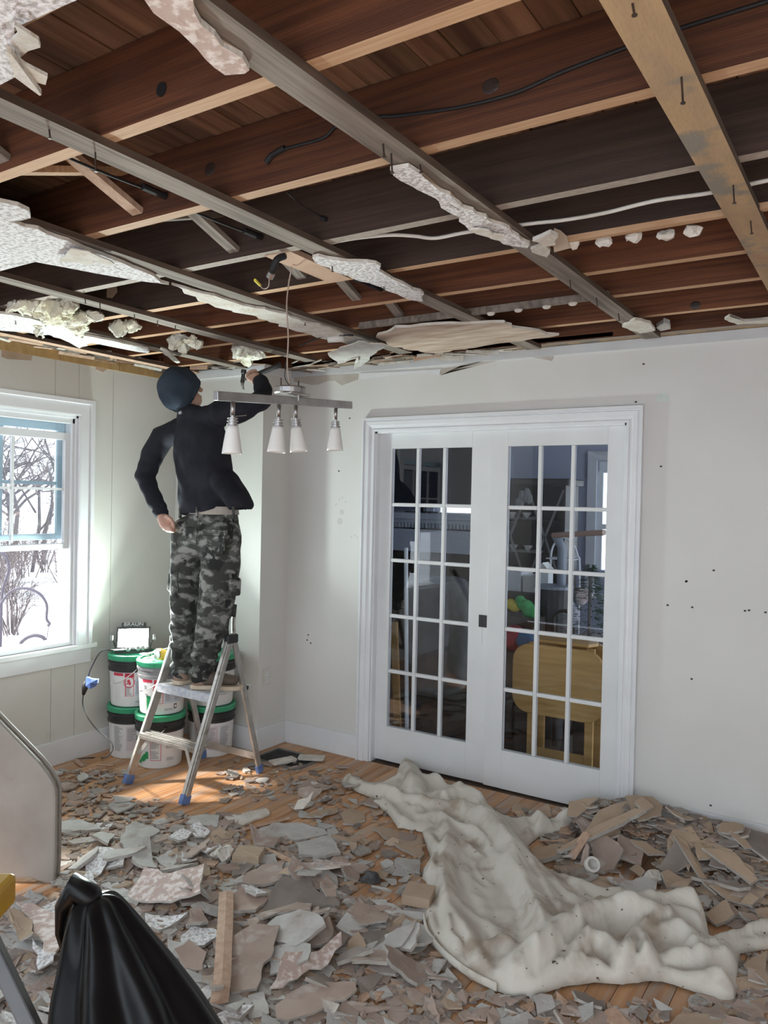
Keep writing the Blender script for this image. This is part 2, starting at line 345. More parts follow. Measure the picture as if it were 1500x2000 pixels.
# ---- two glazed pocket doors, fifteen panes each
def french(name, x0, x1, gx0, gx1, z0, y0, latch):
    y1 = y0+.035; z1 = OT-.008; gz0, gz1 = .225, 1.936; root = semp(name, ((x0+x1)/2, y0, z0))
    for a, b in ((x0, gx0), (gx1, x1)): B(a, b, y0, y1, z0, z1).build('stile', door_m, root, bevel=.002)
    B(gx0, gx1, y0, y1, z0, gz0).build('bottom_rail', door_m, root); B(gx0, gx1, y0, y1, gz1, z1).build('top_rail', door_m, root)
    cw = (gx1-gx0)/3; ch = (gz1-gz0)/5; hw = .011
    def munt(v):   # moulded bar: wide at the back, narrow towards the room
        mb = MB()
        if v[0] == 'v': mb.box(v[1]-hw, v[1]+hw, y0+.004, y1-.004, gz0, gz1)
        else: mb.box(v[2], v[3], y0+.005, y1-.005, v[1]-hw, v[1]+hw)
        return mb
    for i in (1, 2): munt(('v', gx0+cw*i)).build('muntin', door_m, root, bevel=.004)
    for j in range(1, 5):
        for i in range(3): munt(('h', gz0+ch*j, gx0+cw*i+(hw if i else 0), gx0+cw*(i+1)-(hw if i < 2 else 0))).build('muntin', door_m, root, bevel=.004)
    for i in range(3):
        for j in range(5):
            a, b = gx0+cw*i+(hw if i else 0), gx0+cw*(i+1)-(hw if i < 2 else 0); c, d = gz0+ch*j+(hw if j else 0), gz0+ch*(j+1)-(hw if j < 4 else 0)
            B(a, b, y0+.016, y0+.019, c, d).build('pane', glassd_m, root)
    if latch:
        q = MB(); q.box(x1-.052, x1, y0-.003, y0, .905, .975); q.box(x1-.044, x1-.026, y0-.0045, y0-.003, .915, .965).box(x1-.020, x1-.006, y0-.0045, y0-.003, .915, .965)
        q.build('latch', blackp_m, root, bevel=.001)
        q = MB(); q.box(x1-.03, x1-.029, y0-.0004, y0, .80, .905); q.build('scratch', ink_m, root)
    return root
french('door_1', OL-.06, -1.927, -2.592, -2.047, .012, 4.085, True)
french('door_2', -1.927, OR_+.08, -1.818, -1.258, .008, 4.080, False)
# ---- window on the left wall
def window(name, W, munt_y):
    y0, y1, z0, z1 = W; root = semp(name, (XL, (y0+y1)/2, z0))
    # casing: flat board with back band, mitred
    p2 = [(0,0),(0,.018),(.010,.020),(.074,.020),(.076,.030),(.100,.030),(.102,0)]
    mb = MB(); n = len(p2)
    for wv, d in p2:
        for y, z in ((y0-wv, z0), (y0-wv, z1+wv), (y1+wv, z1+wv), (y1+wv, z0)): mb.v.append((XL+d, y, z))
    for i in range(n-1):
        for k in range(3): a, b = i*4+k, (i+1)*4+k; mb.face((a, a+1, b+1, b))
    mb.build('casing', trim_m, root)
    # jamb lining with stop
    jb = MB()
    for a, b in ((y0, y0+.018), (y1-.018, y1)): jb.box(XL-.16, XL+.002, a, b, z0, z1)
    jb.box(XL-.16, XL+.002, y0, y1, z1-.018, z1)
    for a, b in ((y0+.018, y0+.036), (y1-.036, y1-.018)): jb.box(XL-.03, XL-.008, a, b, z0, z1-.018)
    jb.box(XL-.03, XL-.008, y0+.018, y1-.018, z1-.05, z1-.018)
    jb.build('jamb', trim_m, root, bevel=.003)
    B(XL-.16, XL+.035, y0-.125, y1+.135, z0-.028, z0).build('sill', sill_m, root, bevel=.004)
    B(XL, XL+.018, y0-.10, y1+.10, z0-.115, z0-.028).build('apron', trim_m, root, bevel=.002)
    B(XL-.16, XL-.01, y0+.018, y1-.018, z0, z0+.022).build('bottom_stop', trim_m, root, bevel=.002)
    # inner sash, pushed up; outer storm sash behind it
    def sash(nm, x, ya, yb, za, zb, m, cols, rows, fw, mw, botw):
        s = semp(nm); del s['kind']; s.parent = root; s.location = V((x, (ya+yb)/2, za)) - root.location
        f = MB()
        f.box(x-.03, x, ya, ya+fw, za, zb).box(x-.03, x, yb-fw, yb, za, zb).box(x-.03, x, ya+fw, yb-fw, za, za+botw).box(x-.03, x, ya+fw, yb-fw, zb-fw, zb)
        f.build('sash_frame', m, s, bevel=.003)
        gy0, gy1, gz0, gz1 = ya+fw, yb-fw, za+botw, zb-fw
        for c in cols: B(x-.026, x-.006, c-mw/2, c+mw/2, gz0, gz1).build('glazing_bar', m, s)
        for r in rows: B(x-.024, x-.008, gy0, gy1, r-mw/2, r+mw/2).build('glazing_bar', m, s)
        cs = [gy0]+list(cols)+[gy1]; rs = [gz0]+list(rows)+[gz1]
        for i in range(len(cs)-1):
            for j in range(len(rs)-1): B(x-.017, x-.014, cs[i]+(mw/2 if i else 0), cs[i+1]-(mw/2 if i < len(cs)-2 else 0), rs[j]+(mw/2 if j else 0), rs[j+1]-(mw/2 if j < len(rs)-2 else 0)).build('pane', glass_m, s)
    sash('raised_sash', XL-.032, y0+.02, y1-.02, 1.285, 1.985, trim_m, munt_y, [1.645], .045, .014, .035)
    sash('storm_sash', XL-.10, y0+.02, y1-.02, 1.34, 2.05, sash2_m, [munt_y[0]-.03, munt_y[1]-.03], [1.68], .05, .02, .035)
    return root
window('window_1', W1, [2.385, 2.605]); window('window_2', W2, [.85, 1.15]); window('window_added', W_ADDED, [-.87, -.53])
struct(B(XL-.16, -2.4, -2.1, -1.98, 0, 2.47).box(-2.4, XR+.12, -2.1, -1.98, 2.2, 2.47), 'wall_near', mat('dark unseen near wall', (.27,.28,.31), (.32,.33,.36), .7, 3))  # unseen wall, kept dark against glass reflections, opening added to let in daylight
struct(B(XR, XR+.12, -2.0, YD+.12, 0, 2.47), 'wall_right', wall_m)
# ---- floor: slab, then the boards one by one
floor = struct(B(XL-.1, 1.8, -2.0, YD+.01, -.10, -.016), 'floor', slab_m)
struct(B(-5.1, 1.9, YD+.01, 8.0, -.10, -.001), 'floor_far', mat('dark boards', (.05,.032,.022), (.09,.055,.035), .5, 3, (9,.7,3)))
pw = .0835; x = XL; i = 0
while x < .55:
    y = .75 + rnd.random()*.9 - .9
    while y < YD:
        ln = rnd.uniform(.9, 1.9); a, b = max(y, .7), min(y+ln, YD)
        if b-a > .03: B(x+.0013, x+pw-.0013, a+.0008, b-.0008, -.016, 0.).build('floor_board', floor_m, floor)
        y += ln
    x += pw
# ---- ceiling: subfloor boards, joists, strapping, bridging
ceil = struct(B(XL-.16, XR+.3, YN-.1, YD+.12, 2.70, 2.78).box(XL-.16, XL-.02, YN-.1, YD+.12, 2.47, 2.70).box(XL, XR, YD+.02, YD+.12, 2.47, 2.70), 'ceiling', joistd_m)
x = XL; JT = 2.647
while x < XR:
    wd = rnd.choice((.07, .085, .085, .10, .12)); dz = rnd.uniform(0, .004)
    B(x+.0015, x+wd-.0015, YN, YD, JT+dz, JT+.02).build('subfloor_board', sub_m, ceil); x += wd
JY = [.40, .80, 1.19, 1.62, 2.042, 2.42, 2.797, 3.15, 3.55, 3.93]
JM = [0,0,0,0,1,1,0,0,0,0]
for k, y in enumerate(JY):
    mb = MB(); mb.box(XL, XR, y, y+.04, ZC, JT-.001)
    mb.mi = [0]*6
    # the underside is planed lighter
    mb.mi[4 if False else 0] = 0
    o = mb.build('joist', [joistd_m if JM[k] else joist_m, jedgeg_m if k in (4, 9) else jedge_m], ceil)
    for p in o.data.polygons:
        if p.normal.z < -.5: p.material_index = 1
# bored hole rim and knots
h = AY(316, 175, 1.19); MB().lathe([(.016,0),(.016,.002)], (h.x, 1.19, h.z), 16, (0,-1,0)).build('bored_hole', wireb_m, ceil)
for p, y in (((410,330),1.62),((958,168),1.62),((1358,596),3.55),((545,615),2.797)):
    q = AY(*p, y); MB().sphere((q.x, y, q.z), (.022,.003,.018), 10, 6).build('knot', hutch_m, ceil)
# strapping, 24 inches apart, nailed across under the joists
def strap(xa, xb, ya, yb, wd, m, nails):
    mb = MB(); z0 = 2.44; n = 8; b = 0
    for i in range(n+1):
        t = i/n; y = ya+(yb-ya)*t; xc = xa+(xb-xa)*t; wob = .002*math.sin(7*t+xa*9)
        mb.v += [(xc-wd/2+wob, y, z0+wob), (xc+wd/2+wob, y, z0+wob*.4), (xc+wd/2+wob, y, ZC), (xc-wd/2+wob, y, ZC)]
    for i in range(n):
        for k in range(4): a = i*4+k; c = i*4+(k+1) % 4; mb.face((a, c, c+4, a+4))
    mb.face((0,3,2,1)); mb.face((n*4,n*4+1,n*4+2,n*4+3))
    o = mb.build('strapping', [m, strapside_m], ceil)
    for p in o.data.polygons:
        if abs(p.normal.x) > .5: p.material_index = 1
    for (px, py, ln) in nails:
        q = AZ(px, py, 2.44); MB().tube([(q.x, q.y, 2.441), (q.x+.004, q.y, 2.44-ln)], .0022, 6).lathe([(.005,0),(.005,.002)], (q.x+.004, q.y, 2.438-ln), 8).build('nail', nail_m, o)
    return o
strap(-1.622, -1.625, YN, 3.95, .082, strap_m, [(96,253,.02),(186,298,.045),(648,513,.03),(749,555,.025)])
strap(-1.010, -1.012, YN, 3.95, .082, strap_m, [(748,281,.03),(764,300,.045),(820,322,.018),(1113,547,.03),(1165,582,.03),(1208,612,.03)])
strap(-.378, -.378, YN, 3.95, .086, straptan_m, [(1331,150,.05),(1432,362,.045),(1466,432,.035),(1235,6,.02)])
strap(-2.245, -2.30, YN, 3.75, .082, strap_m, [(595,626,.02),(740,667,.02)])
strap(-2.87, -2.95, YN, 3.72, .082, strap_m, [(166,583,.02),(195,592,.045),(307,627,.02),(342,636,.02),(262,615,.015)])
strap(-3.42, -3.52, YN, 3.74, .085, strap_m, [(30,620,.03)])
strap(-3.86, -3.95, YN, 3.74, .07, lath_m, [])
# bridging: crossed braces between the joists, and the cable bored through beside them
for k in range(9):
    a, b = JY[k]+.04, JY[k+1]
    MB().bar((-1.97, a-.0, 2.625), (-1.97, b, 2.488), .045, .018).build('bridging', lath_m if k == 2 else strap_m, ceil)
    MB().bar((-2.03, a, 2.488), (-2.03, b, 2.625), .045, .018).build('bridging', jedge_m if k == 2 else strap_m, ceil)
# batten with plaster keys on the fourth joist, and the lath board on the sixth
jb = MB(); jb.box(-.905, XR, 2.405, 2.42, 2.450, 2.468); jb.build('batten', jedge_m, ceil)
for x, y in ((1119,473),(1180,468),(1237,461),(1302,457),(1353,447)):
    q = AZ(x, y, 2.455); mb = MB().sphere((q.x, q.y, 2.450), (.026,.018,.016), 9, 6)
    mb.v = [tuple(V(p)+V((noise.noise(V(p)*60), noise.noise(V(p)*60+V((9,0,0))), noise.noise(V(p)*60+V((0,9,0)))))*.012) for p in mb.v]
    mb.build('plaster_key', white_m, ceil)
B(-2.19, -.98, 3.125, 3.15, 2.447, 2.475).build('batten', strap_m, ceil)
for x, y in ((975,619),(1030,614),(1085,608),(1135,602)):
    q = AZ(x, y, 2.446); mb = MB().sphere((q.x, 3.137, 2.445), (.02,.013,.012), 8, 5); mb.build('plaster_key', white_m, ceil)
# plate on top of the door wall
B(XB, XR, 3.985, 4.04, 2.464, 2.50).build('top_plate', straptan_m, ceil)
B(XB+.1, -1.2, 3.93, 3.99, 2.466, 2.486).build('splintered_plate', lath_m, ceil)
B(XL, XL+.075, YN, 3.7, 2.466, 2.50).build('top_plate', strap_m, ceil)
# ================================================================== torn remains of the ceiling
def jag(poly, n=3, amp=.012, seed=0):     # roughen an outline
    r = random.Random(seed); out = []
    for i in range(len(poly)):
        a, b = V(poly[i]), V(poly[(i+1) % len(poly)]); out.append(a); d = b-a; L = d.length
        k = max(1, min(n, int(L/.03)))
        for j in range(1, k):
            pr = V((-d.y, d.x, 0)).normalized() if abs(d.z) < .9*L else V((1,0,0))
            out.append(a + d*(j/k) + pr*r.uniform(-amp, amp))
    return out
def sheet(name, poly, th, mats, label, cat, group=None, bend=0., bdir=(1,0), seed=0, rim=True, parent=None, kind=None, up=None):
    """A broken piece of board: outline poly (3D), thickness th, gently bent; top, edge and back each get a material slot"""
    poly = [V(p) for p in poly]; c = sum(poly, V((0,0,0)))/len(poly)
    nrm = V((0,0,0))
    for i in range(len(poly)): nrm += (poly[i]-c).cross(poly[(i+1) % len(poly)]-c)
    nrm.normalize()
    if nrm.z < 0 or (up is not None and nrm.dot(V(up)) < 0): poly = poly[::-1]; nrm = -nrm
    n = len(poly); mb = MB(); r = random.Random(seed)
    rings = [1., .62, .3]; L = max((p-c).length for p in poly); bd = V((bdir[0], bdir[1], 0))
    def off(p):
        d = (p-c).dot(bd)/max(L, 1e-6); return bend*L*(d*d)
    top = []
    for s_ in rings: top.append([c+(p-c)*s_ for p in poly])
    for sgn in (1, 0):
        for ring in top:
            for p in ring:
                q = p + nrm*(off(p) + (th if sgn else 0) + noise.noise(p*9+V((seed,0,0)))*.004*(1 if rim else .3)); mb.v.append(tuple(q))
        mb.v.append(tuple(c+nrm*(th if sgn else 0)))
    N1 = 3*n+1
    def cap(b, flip):
        for k in range(2):
            for i in range(n):
                f = (b+k*n+i, b+k*n+(i+1)%n, b+(k+1)*n+(i+1)%n, b+(k+1)*n+i); mb.face(f[::-1] if flip else f)
        for i in range(n): f = (b+2*n+i, b+2*n+(i+1)%n, b+3*n); mb.face(f[::-1] if flip else f)
    mb.k = 0; cap(0, False); mb.k = 2 if len(mats) > 2 else 0; cap(N1, True); mb.k = 1 if len(mats) > 1 else 0
    for i in range(n): mb.face((N1+i, N1+(i+1)%n, (i+1)%n, i))
    e = None
    if label and not parent:
        o = mb.build(name, mats); o.location = c
        o.data.transform(Matrix.Translation(-c)); tag(o, label, cat, group, kind); return o
    return mb.build(name, mats, parent)
def hang(name, px, z, label, mats=(white_m, white_m, pop_m), th=.012, seed=0, amp=.012, z2=None):
    pts = [AZ(x, y, (z if not z2 else z + (z2-z)*i/len(px))) for i, (x, y) in enumerate(px)]
    return sheet(name, jag(pts, 4, amp, seed), th, list(mats), label, 'ceiling plaster', None, seed=seed)
hang('ceiling_fragment', [(-260,420),(0,395),(35,403),(57,413),(60,425),(20,432),(-260,440)], 2.425, 'white textured ceiling sliver left above the third strapping board by the far left', seed=1)
hang('ceiling_fragment', [(-420,330),(0,430),(75,448),(150,480),(215,506),(300,540),(330,556),(252,545),(240,528),(200,500),(150,491),(95,500),(60,512),(0,522),(-420,640)], 2.425, 'large white textured piece of ceiling still up left of the lamp', seed=2)
hang('ceiling_fragment', [(116,512),(140,487),(175,492),(215,508),(218,520),(200,516),(182,510),(172,520),(150,514)], 2.405, 'torn sheet of ceiling paper curling down under the textured piece', (white_m, white_m, white_m), .004, 3)
MB().prism([AY(x, y, 2.42-.01) for x, y in ((210,536),(238,520),(244,530),(236,545),(226,552),(228,570),(218,582),(208,581))], (0,.004,0)).build('paper_scrap', tan_m)
tag(bpy.data.objects['paper_scrap'], 'brown scrap of paper hanging from the strapping above the insulation', 'paper scrap')
hang('ceiling_fragment', [(-200,590),(0,612),(60,622),(140,644),(160,655),(230,668),(290,682),(289,690),(270,688),(180,670),(155,680),(130,664),(85,652),(78,656),(50,648),(0,646),(-200,630)], 2.425, 'white ceiling strip with a nail, along the wall above the window', (white_m, white_m, pop_m), .012, 4)
hang('ceiling_fragment', [(335,556),(420,578),(500,602),(540,610),(560,614),(610,634),(640,642),(690,660),(735,675),(720,678),(640,664),(560,640),(520,625),(470,612),(420,600),(360,574)], 2.428, 'long torn plaster strip under the third strapping board behind the lamp cord', (white_m, white_m, white_m), .01, 5, .018)
hang('ceiling_fragment', [(610,503),(622,500),(660,508),(735,515),(741,530),(800,562),(828,575),(826,590),(800,586),(745,562),(690,545),(650,530),(615,512)], 2.428, 'pale plaster strip with nails under the strapping right of the lamp cord', (white_m, white_m, pop_m), .01, 6)
hang('ceiling_fragment', [(762,332),(798,326),(838,362),(862,375),(905,405),(955,432),(1000,455),(1035,475),(1030,485),(1000,480),(975,470),(922,452),(915,448),(880,415),(857,395),(850,388),(800,362)], 2.428, 'long pale textured strip under the middle strapping board', (tan_m, white_m, pop_m), .01, 7)
hang('ceiling_fragment', [(918,450),(935,448),(985,462),(978,470),(950,464)], 2.415, 'small white flake at the edge of the long pale textured strip', (white_m, white_m, white_m), .006, 8)
hang('ceiling_fragment', [(1036,487),(1060,478),(1075,490),(1068,503),(1052,498)], 2.43, 'small cream plaster patch on the middle strapping board', (white_m, white_m, white_m), .008, 9)
hang('ceiling_fragment', [(-60,-60),(160,-60),(150,0),(100,22),(60,40),(30,50),(10,62),(20,110),(30,150),(0,165),(-60,170)], 2.425, 'white textured corner of ceiling with broken edge, highest in the picture', (white_m, white_m, pop_m), .014, 10)
hang('ceiling_fragment', [(28,50),(75,78),(79,92),(55,98),(40,112),(18,100)], 2.40, 'bent flake of white board under the broken ceiling corner', (white_m, white_m, white_m), .006, 11, z2=2.44)
hang('ceiling_fragment', [(14,100),(50,128),(93,152),(89,168),(66,160),(25,130)], 2.41, 'broad white shard hanging below the broken ceiling corner', (white_m, white_m, white_m), .007, 12)
MB().prism([AZ(x, y, 2.40) for x, y in ((12,100),(22,106),(81,186),(77,187),(30,152))], (0,0,.012)).build('plaster_splinter', white_m)
tag(bpy.data.objects['plaster_splinter'], 'long pointed plaster splinter hanging from the broken ceiling corner', 'plaster splinter')
hang('ceiling_fragment', [(240,-40),(300,25),(350,60),(385,95),(440,146),(478,143),(487,137),(420,70),(378,20),(372,-40)], 2.425, 'pinkish swirled plaster strip beside the middle strapping board', (tan_m, white_m, swirl_m), .012, 13)
hang('ceiling_fragment', [(735,660),(772,640),(880,633),(985,630),(1010,642),(1092,655),(1060,660),(1000,668),(900,682),(850,690),(800,684),(760,675)], 2.428, 'wide torn tan ceiling sheet above the left glazed door', (tan_m, white_m, mat('torn tan sheet', (.42,.30,.22), (.62,.50,.41), .85, 5, (1,4,1))), .012, 14, .02)
hang('ceiling_fragment', [(640,690),(700,668),(735,672),(758,676),(735,690),(705,715),(690,722),(700,700),(660,712)], 2.40, 'grey splintered flap hanging from the ceiling edge above the lamp', (grey_m, white_m, grey_m), .006, 15, z2=2.36)
hang('ceiling_fragment', [(315,680),(325,684),(352,708),(346,710),(322,694)], 2.40, 'cream sliver sticking out over the wall corner behind the man', (white_m, white_m, white_m), .006, 16)
hang('ceiling_fragment', [(1040,470),(1075,455),(1090,462),(1085,478),(1060,482)], 2.42, 'crumpled plaster bits on the middle strapping board by the batten', (white_m, white_m, white_m), .012, 17)
MB().prism([AY(x, y, 2.40) for x, y in ((1082,445),(1095,450),(1108,462),(1112,484),(1082,492),(1080,470))], (0,.006,0)).build('paper_scrap', [tan_m])
tag(bpy.data.objects['paper_scrap.001'], 'tan paper scrap standing up where the batten meets the strapping', 'paper scrap')
hang('ceiling_fragment', [(1215,640),(1240,625),(1270,632),(1280,645),(1250,652)], 2.425, 'white plaster crumbs clinging to the strapping end over the doors', (white_m, white_m, white_m), .012, 18)
hang('ceiling_fragment', [(1282,640),(1296,630),(1308,634),(1310,642),(1290,646)], 2.455, 'rounded grey plaster lump beside the strapping end over the doors', (grey_m, grey_m, grey_m), .02, 19)
hang('ceiling_fragment', [(1415,624),(1425,618),(1432,628),(1480,628),(1500,624),(1500,632),(1440,634)], 2.455, 'white plaster crumbs along the wall plate by the right edge', (white_m, white_m, white_m), .012, 20)
# ragged splinters along the wall edge: nobody would count them
rs = MB()
for i in range(150):
    if i < 75: xx = rnd.uniform(XL+.1, -1.9); yy = 3.72 if xx < XB else 3.99; a = (xx, yy-rnd.uniform(0,.12), 2.45+rnd.uniform(-.01,.03)); d = (rnd.uniform(.05,.22), rnd.uniform(-.03,.03), rnd.uniform(-.02,.015))
    else: yy = rnd.uniform(1.9, 3.7); a = (XL+.03+rnd.uniform(0,.16), yy, 2.455+rnd.uniform(-.012,.03)); d = (rnd.uniform(-.03,.03), rnd.uniform(.05,.25), rnd.uniform(-.012,.01))
    a = V(a); rs.bar(a, a+V(d), rnd.uniform(.006,.03), rnd.uniform(.003,.007), (0,0,1) if rnd.random() < .4 else (.3,1,.2)); 
    if len(rs.mi) >= 6: rs.mi[-6:] = [rnd.choice((0,0,1,2))]*6
o = rs.build('ceiling_splinters', [strap_m, white_m, lath_m]); tag(o, 'ragged splinters and paper along the top of the walls', 'splinters', kind='stuff')
# insulation tufts
def tuft(pts, r, label, seed):
    mb = MB()
    for p, rr in zip(pts, r): mb.sphere(p, rr, 22, 14)
    ob = mb.build('insulation_tuft', wool_m, smooth=True)
    rm = ob.modifiers.new('r', 'REMESH'); rm.mode = 'VOXEL'; rm.voxel_size = .009
    bake(ob)
    for v in ob.data.vertices:
        p = v.co*16+V((seed*5,0,0)); v.co += V((noise.noise(p), noise.noise(p+V((7,0,0))), noise.noise(p+V((0,7,0)))))*.030 + V((noise.noise(p*2.7), noise.noise(p*2.7+V((7,0,0))), noise.noise(p*2.7+V((0,7,0)))))*.017 + V((noise.noise(p*7), noise.noise(p*7+V((7,0,0))), noise.noise(p*7+V((0,7,0)))))*.006
    smoothmesh(ob); recentre(ob); return tag(ob, label, 'insulation')
def bake(ob):
    dg = bpy.context.evaluated_depsgraph_get(); dg.update(); me = bpy.data.meshes.new_from_object(ob.evaluated_get(dg)); old = ob.data
    ob.modifiers.clear(); ob.data = me; bpy.data.meshes.remove(old)
def smoothmesh(ob): ob.data.polygons.foreach_set('use_smooth', [True]*len(ob.data.polygons))
def recentre(ob):
    co = np.empty(len(ob.data.vertices)*3); ob.data.vertices.foreach_get('co', co); co = co.reshape(-1,3); c = V(((co[:,0].min()+co[:,0].max())/2, (co[:,1].min()+co[:,1].max())/2, co[:,2].min()))
    ob.data.transform(Matrix.Translation(-c)); ob.location = ob.location + c
Q_ = lambda x, y: AZ(x, y, 2.445)
tuft([Q_(45,598), Q_(75,600), Q_(105,612), Q_(140,622), Q_(172,618), Q_(125,600), Q_(150,640)], [(.06,.05,.03),(.075,.06,.035),(.09,.08,.045),(.09,.08,.045),(.075,.06,.035),.06,(.07,.05,.03)], 'big tuft of white and yellow insulation hanging above the window', 1)
tuft([AZ(78,634,2.43), AZ(80,646,2.41), AZ(84,653,2.40)], [(.012,.012,.02),(.010,.010,.02),(.018,.012,.016)], 'thin wisp of insulation hanging below the big tuft', 2)
tuft([AZ(345,668,2.45), AZ(375,667,2.45), AZ(360,677,2.44)], [(.05,.04,.035),(.05,.04,.035),.03], 'white insulation tuft in the joists above the wall corner', 3)
tuft([AZ(470,688,2.45), AZ(500,688,2.45), AZ(480,700,2.43)], [(.05,.05,.045),(.06,.05,.04),.035], 'white insulation tuft just above the raised hammer', 4)
tuft([AZ(230,640,2.47), AZ(258,635,2.47)], [(.06,.03,.03),(.05,.03,.03)], 'grey-white insulation pad against the joist left of the man', 5)
# ------------------------------------------------------------------ cables
def cable(name, pts, r, m, label, k=6, ends=None):
    mb = MB().tube(smoothpath(pts, k), r, 7); o = mb.build(name, m, smooth=True)
    if ends:
        for a, b, rr in ends: MB().tube([a, b], rr, 8).build('loom_end', m, o)
    return tag(o, label, 'cable')
cable('power_cable', [AZ(640,476,2.470), AZ(690,466,2.470), AZ(760,459,2.470), AZ(810,461,2.470), AZ(850,465,2.470), AZ(915,453,2.470), AZ(1035,437,2.470), AZ(1100,430,2.470), AZ(1180,416,2.470), AZ(1280,392,2.470), AZ(1390,376,2.470), AZ(1500,352,2.470), AZ(1640,325,2.470)], .006, wirew_m, 'white cable strung across under the joists in long sags')
yj = 1.613
cable('power_cable', [AY(520,318,yj), AY(532,303,yj), AY(560,290,yj), AY(630,270,yj), AY(660,245,yj), AY(720,230,yj), AY(775,226,yj), AY(850,217,yj), AY(900,209,yj), AY(960,195,yj), AY(1020,176,yj), AY(1100,140,yj), AY(1230,90,yj), AY(1330,55,yj), AY(1500,2,yj)], .0045, wireb_m, 'black cable stapled along the red-brown joist', 6, [(AY(520,318,yj), AY(530,304,yj), .008), (AY(530,304,yj), AY(556,289,yj), .008)])
for k in (2, 3, 5):
    a, b = V((-1.865, JY[k]+.045, 2.512)), V((-1.845, JY[k+1]-.004, 2.512))
    cable('black_wire', [a, (a+b)/2+V((0,0,-.004)), b], .004, wireb_m, {2: 'black wire between joists beside the highest bridging brace', 3: 'black wire between joists beside the next bridging brace down', 5: 'black wire between joists behind the lamp ceiling box'}[k], 3, [(b-V((0,.085,0)), b, .011)])
b = AY(628,425,2.035); cable('black_wire', [AY(560,375,1.9), AY(590,400,2.0), b], .002, wireb_m, 'thin black wire drooping against the dark joist', 3, [(b, b+V((.02,0,-.01)), .008)])
p0 = AY(648,662,3.14); cable('white_pipe_stub', [p0+V((-.02,.0,0)), p0+V((.06,.02,-.0))], .018, ring_m, 'short white pipe stub poking from the far joist', 2)
cable('black_wire', [AY(585,675,3.14), AY(610,665,3.14), AY(640,655,3.14), AY(690,655,3.14)], .004, wireb_m, 'black wire looping behind the white pipe stub', 4)
# box board for the lamp with its dangling leads
bb = [AZ(x, y, 2.458) for x, y in ((517,499),(566,491),(686,545),(642,552),(570,522),(545,512))]
o = sheet('lamp_mounting_board', bb, .018, [lath_m, lath_m, mat('bare tan board', (.50,.32,.22), (.58,.39,.28), .8, 5)], 'tan wooden board between joists that held the lamp', 'board')
g = MB().tube(smoothpath([AZ(556,500,2.45), AZ(540,508,2.43), AZ(531,535,2.39), AZ(527,542,2.38)], 4), .012, 8).build('armoured_cable_end', wireb_m, smooth=True)
tag(g, 'black cable end hanging from the tan lamp board', 'cable')
MB().tube([AZ(531,533,2.385), AZ(526,543,2.37)], .013, 8).build('metal_tip', steel_m, g)
MB().tube(smoothpath([AZ(526,543,2.37), AZ(524,560,2.35), AZ(514,564,2.35), AZ(506,555,2.36)], 4), .002, 6).build('bare_lead', cord_m, g)
MB().tube([AZ(508,557,2.36), AZ(498,547,2.36)], .005, 8).build('wire_nut', mat('yellow wire nut', (.75,.65,.05)), g)
# ------------------------------------------------------------------ hanging lamp: a bar with four shades
ca = AD(568, 765, 2.90); lamp = thing('hanging_bar_lamp', (ca.x, ca.y, ca.z), 'steel bar lamp with four frosted shades dangling by its cord in front of the man', 'lamp')
tp = AZ(570, 522, 2.45)
MB().tube(smoothpath([tp, AD(563,560,2.90), AD(560,600,2.90), AD(563,660,2.90), AD(561,715,2.90), AD(566,752,2.90)], 4), (.0028), 7, ).build('cord', cord_m, lamp, smooth=True)
MB().tube(smoothpath([AD(561,700,2.90), AD(556,735,2.90), AD(566,754,2.90)], 4), .0016, 6).build('earth_wire', wireb_m, lamp)
cz = ca.z+.012; Zc = lambda px, py: AD(px, py, 2.9)
cen = Zc(567, 763)
MB().lathe([(.055,0),(.06,.004),(.06,.022),(.056,.026)], (cen.x, cen.y, cen.z-.013), 28).build('canopy', steel_m, lamp, smooth=False, bevel=.001)
mb = MB(); c2 = Zc(577, 768); mb.box(c2.x-.025, c2.x+.025, c2.y-.055, c2.y+.055, c2.z-.008, c2.z+.003); mb.build('mounting_plate', alu_m, lamp)
for x, y0_, y1_ in ((549,738,760),(583,744,760)):
    MB().tube([Zc(x, y0_), Zc(x, y1_)], .0026, 6).build('mounting_screw', nail_m, lamp)
MB().tube([Zc(583,772), Zc(583,783)], .003, 6).build('stem', steel_m, lamp)
b0, b1 = AD(421, 773, 2.52), AD(684.5, 791.5, 3.28)
MB().bar(b0, b1, .020, .030).build('bar', steel_m, lamp, bevel=.002)
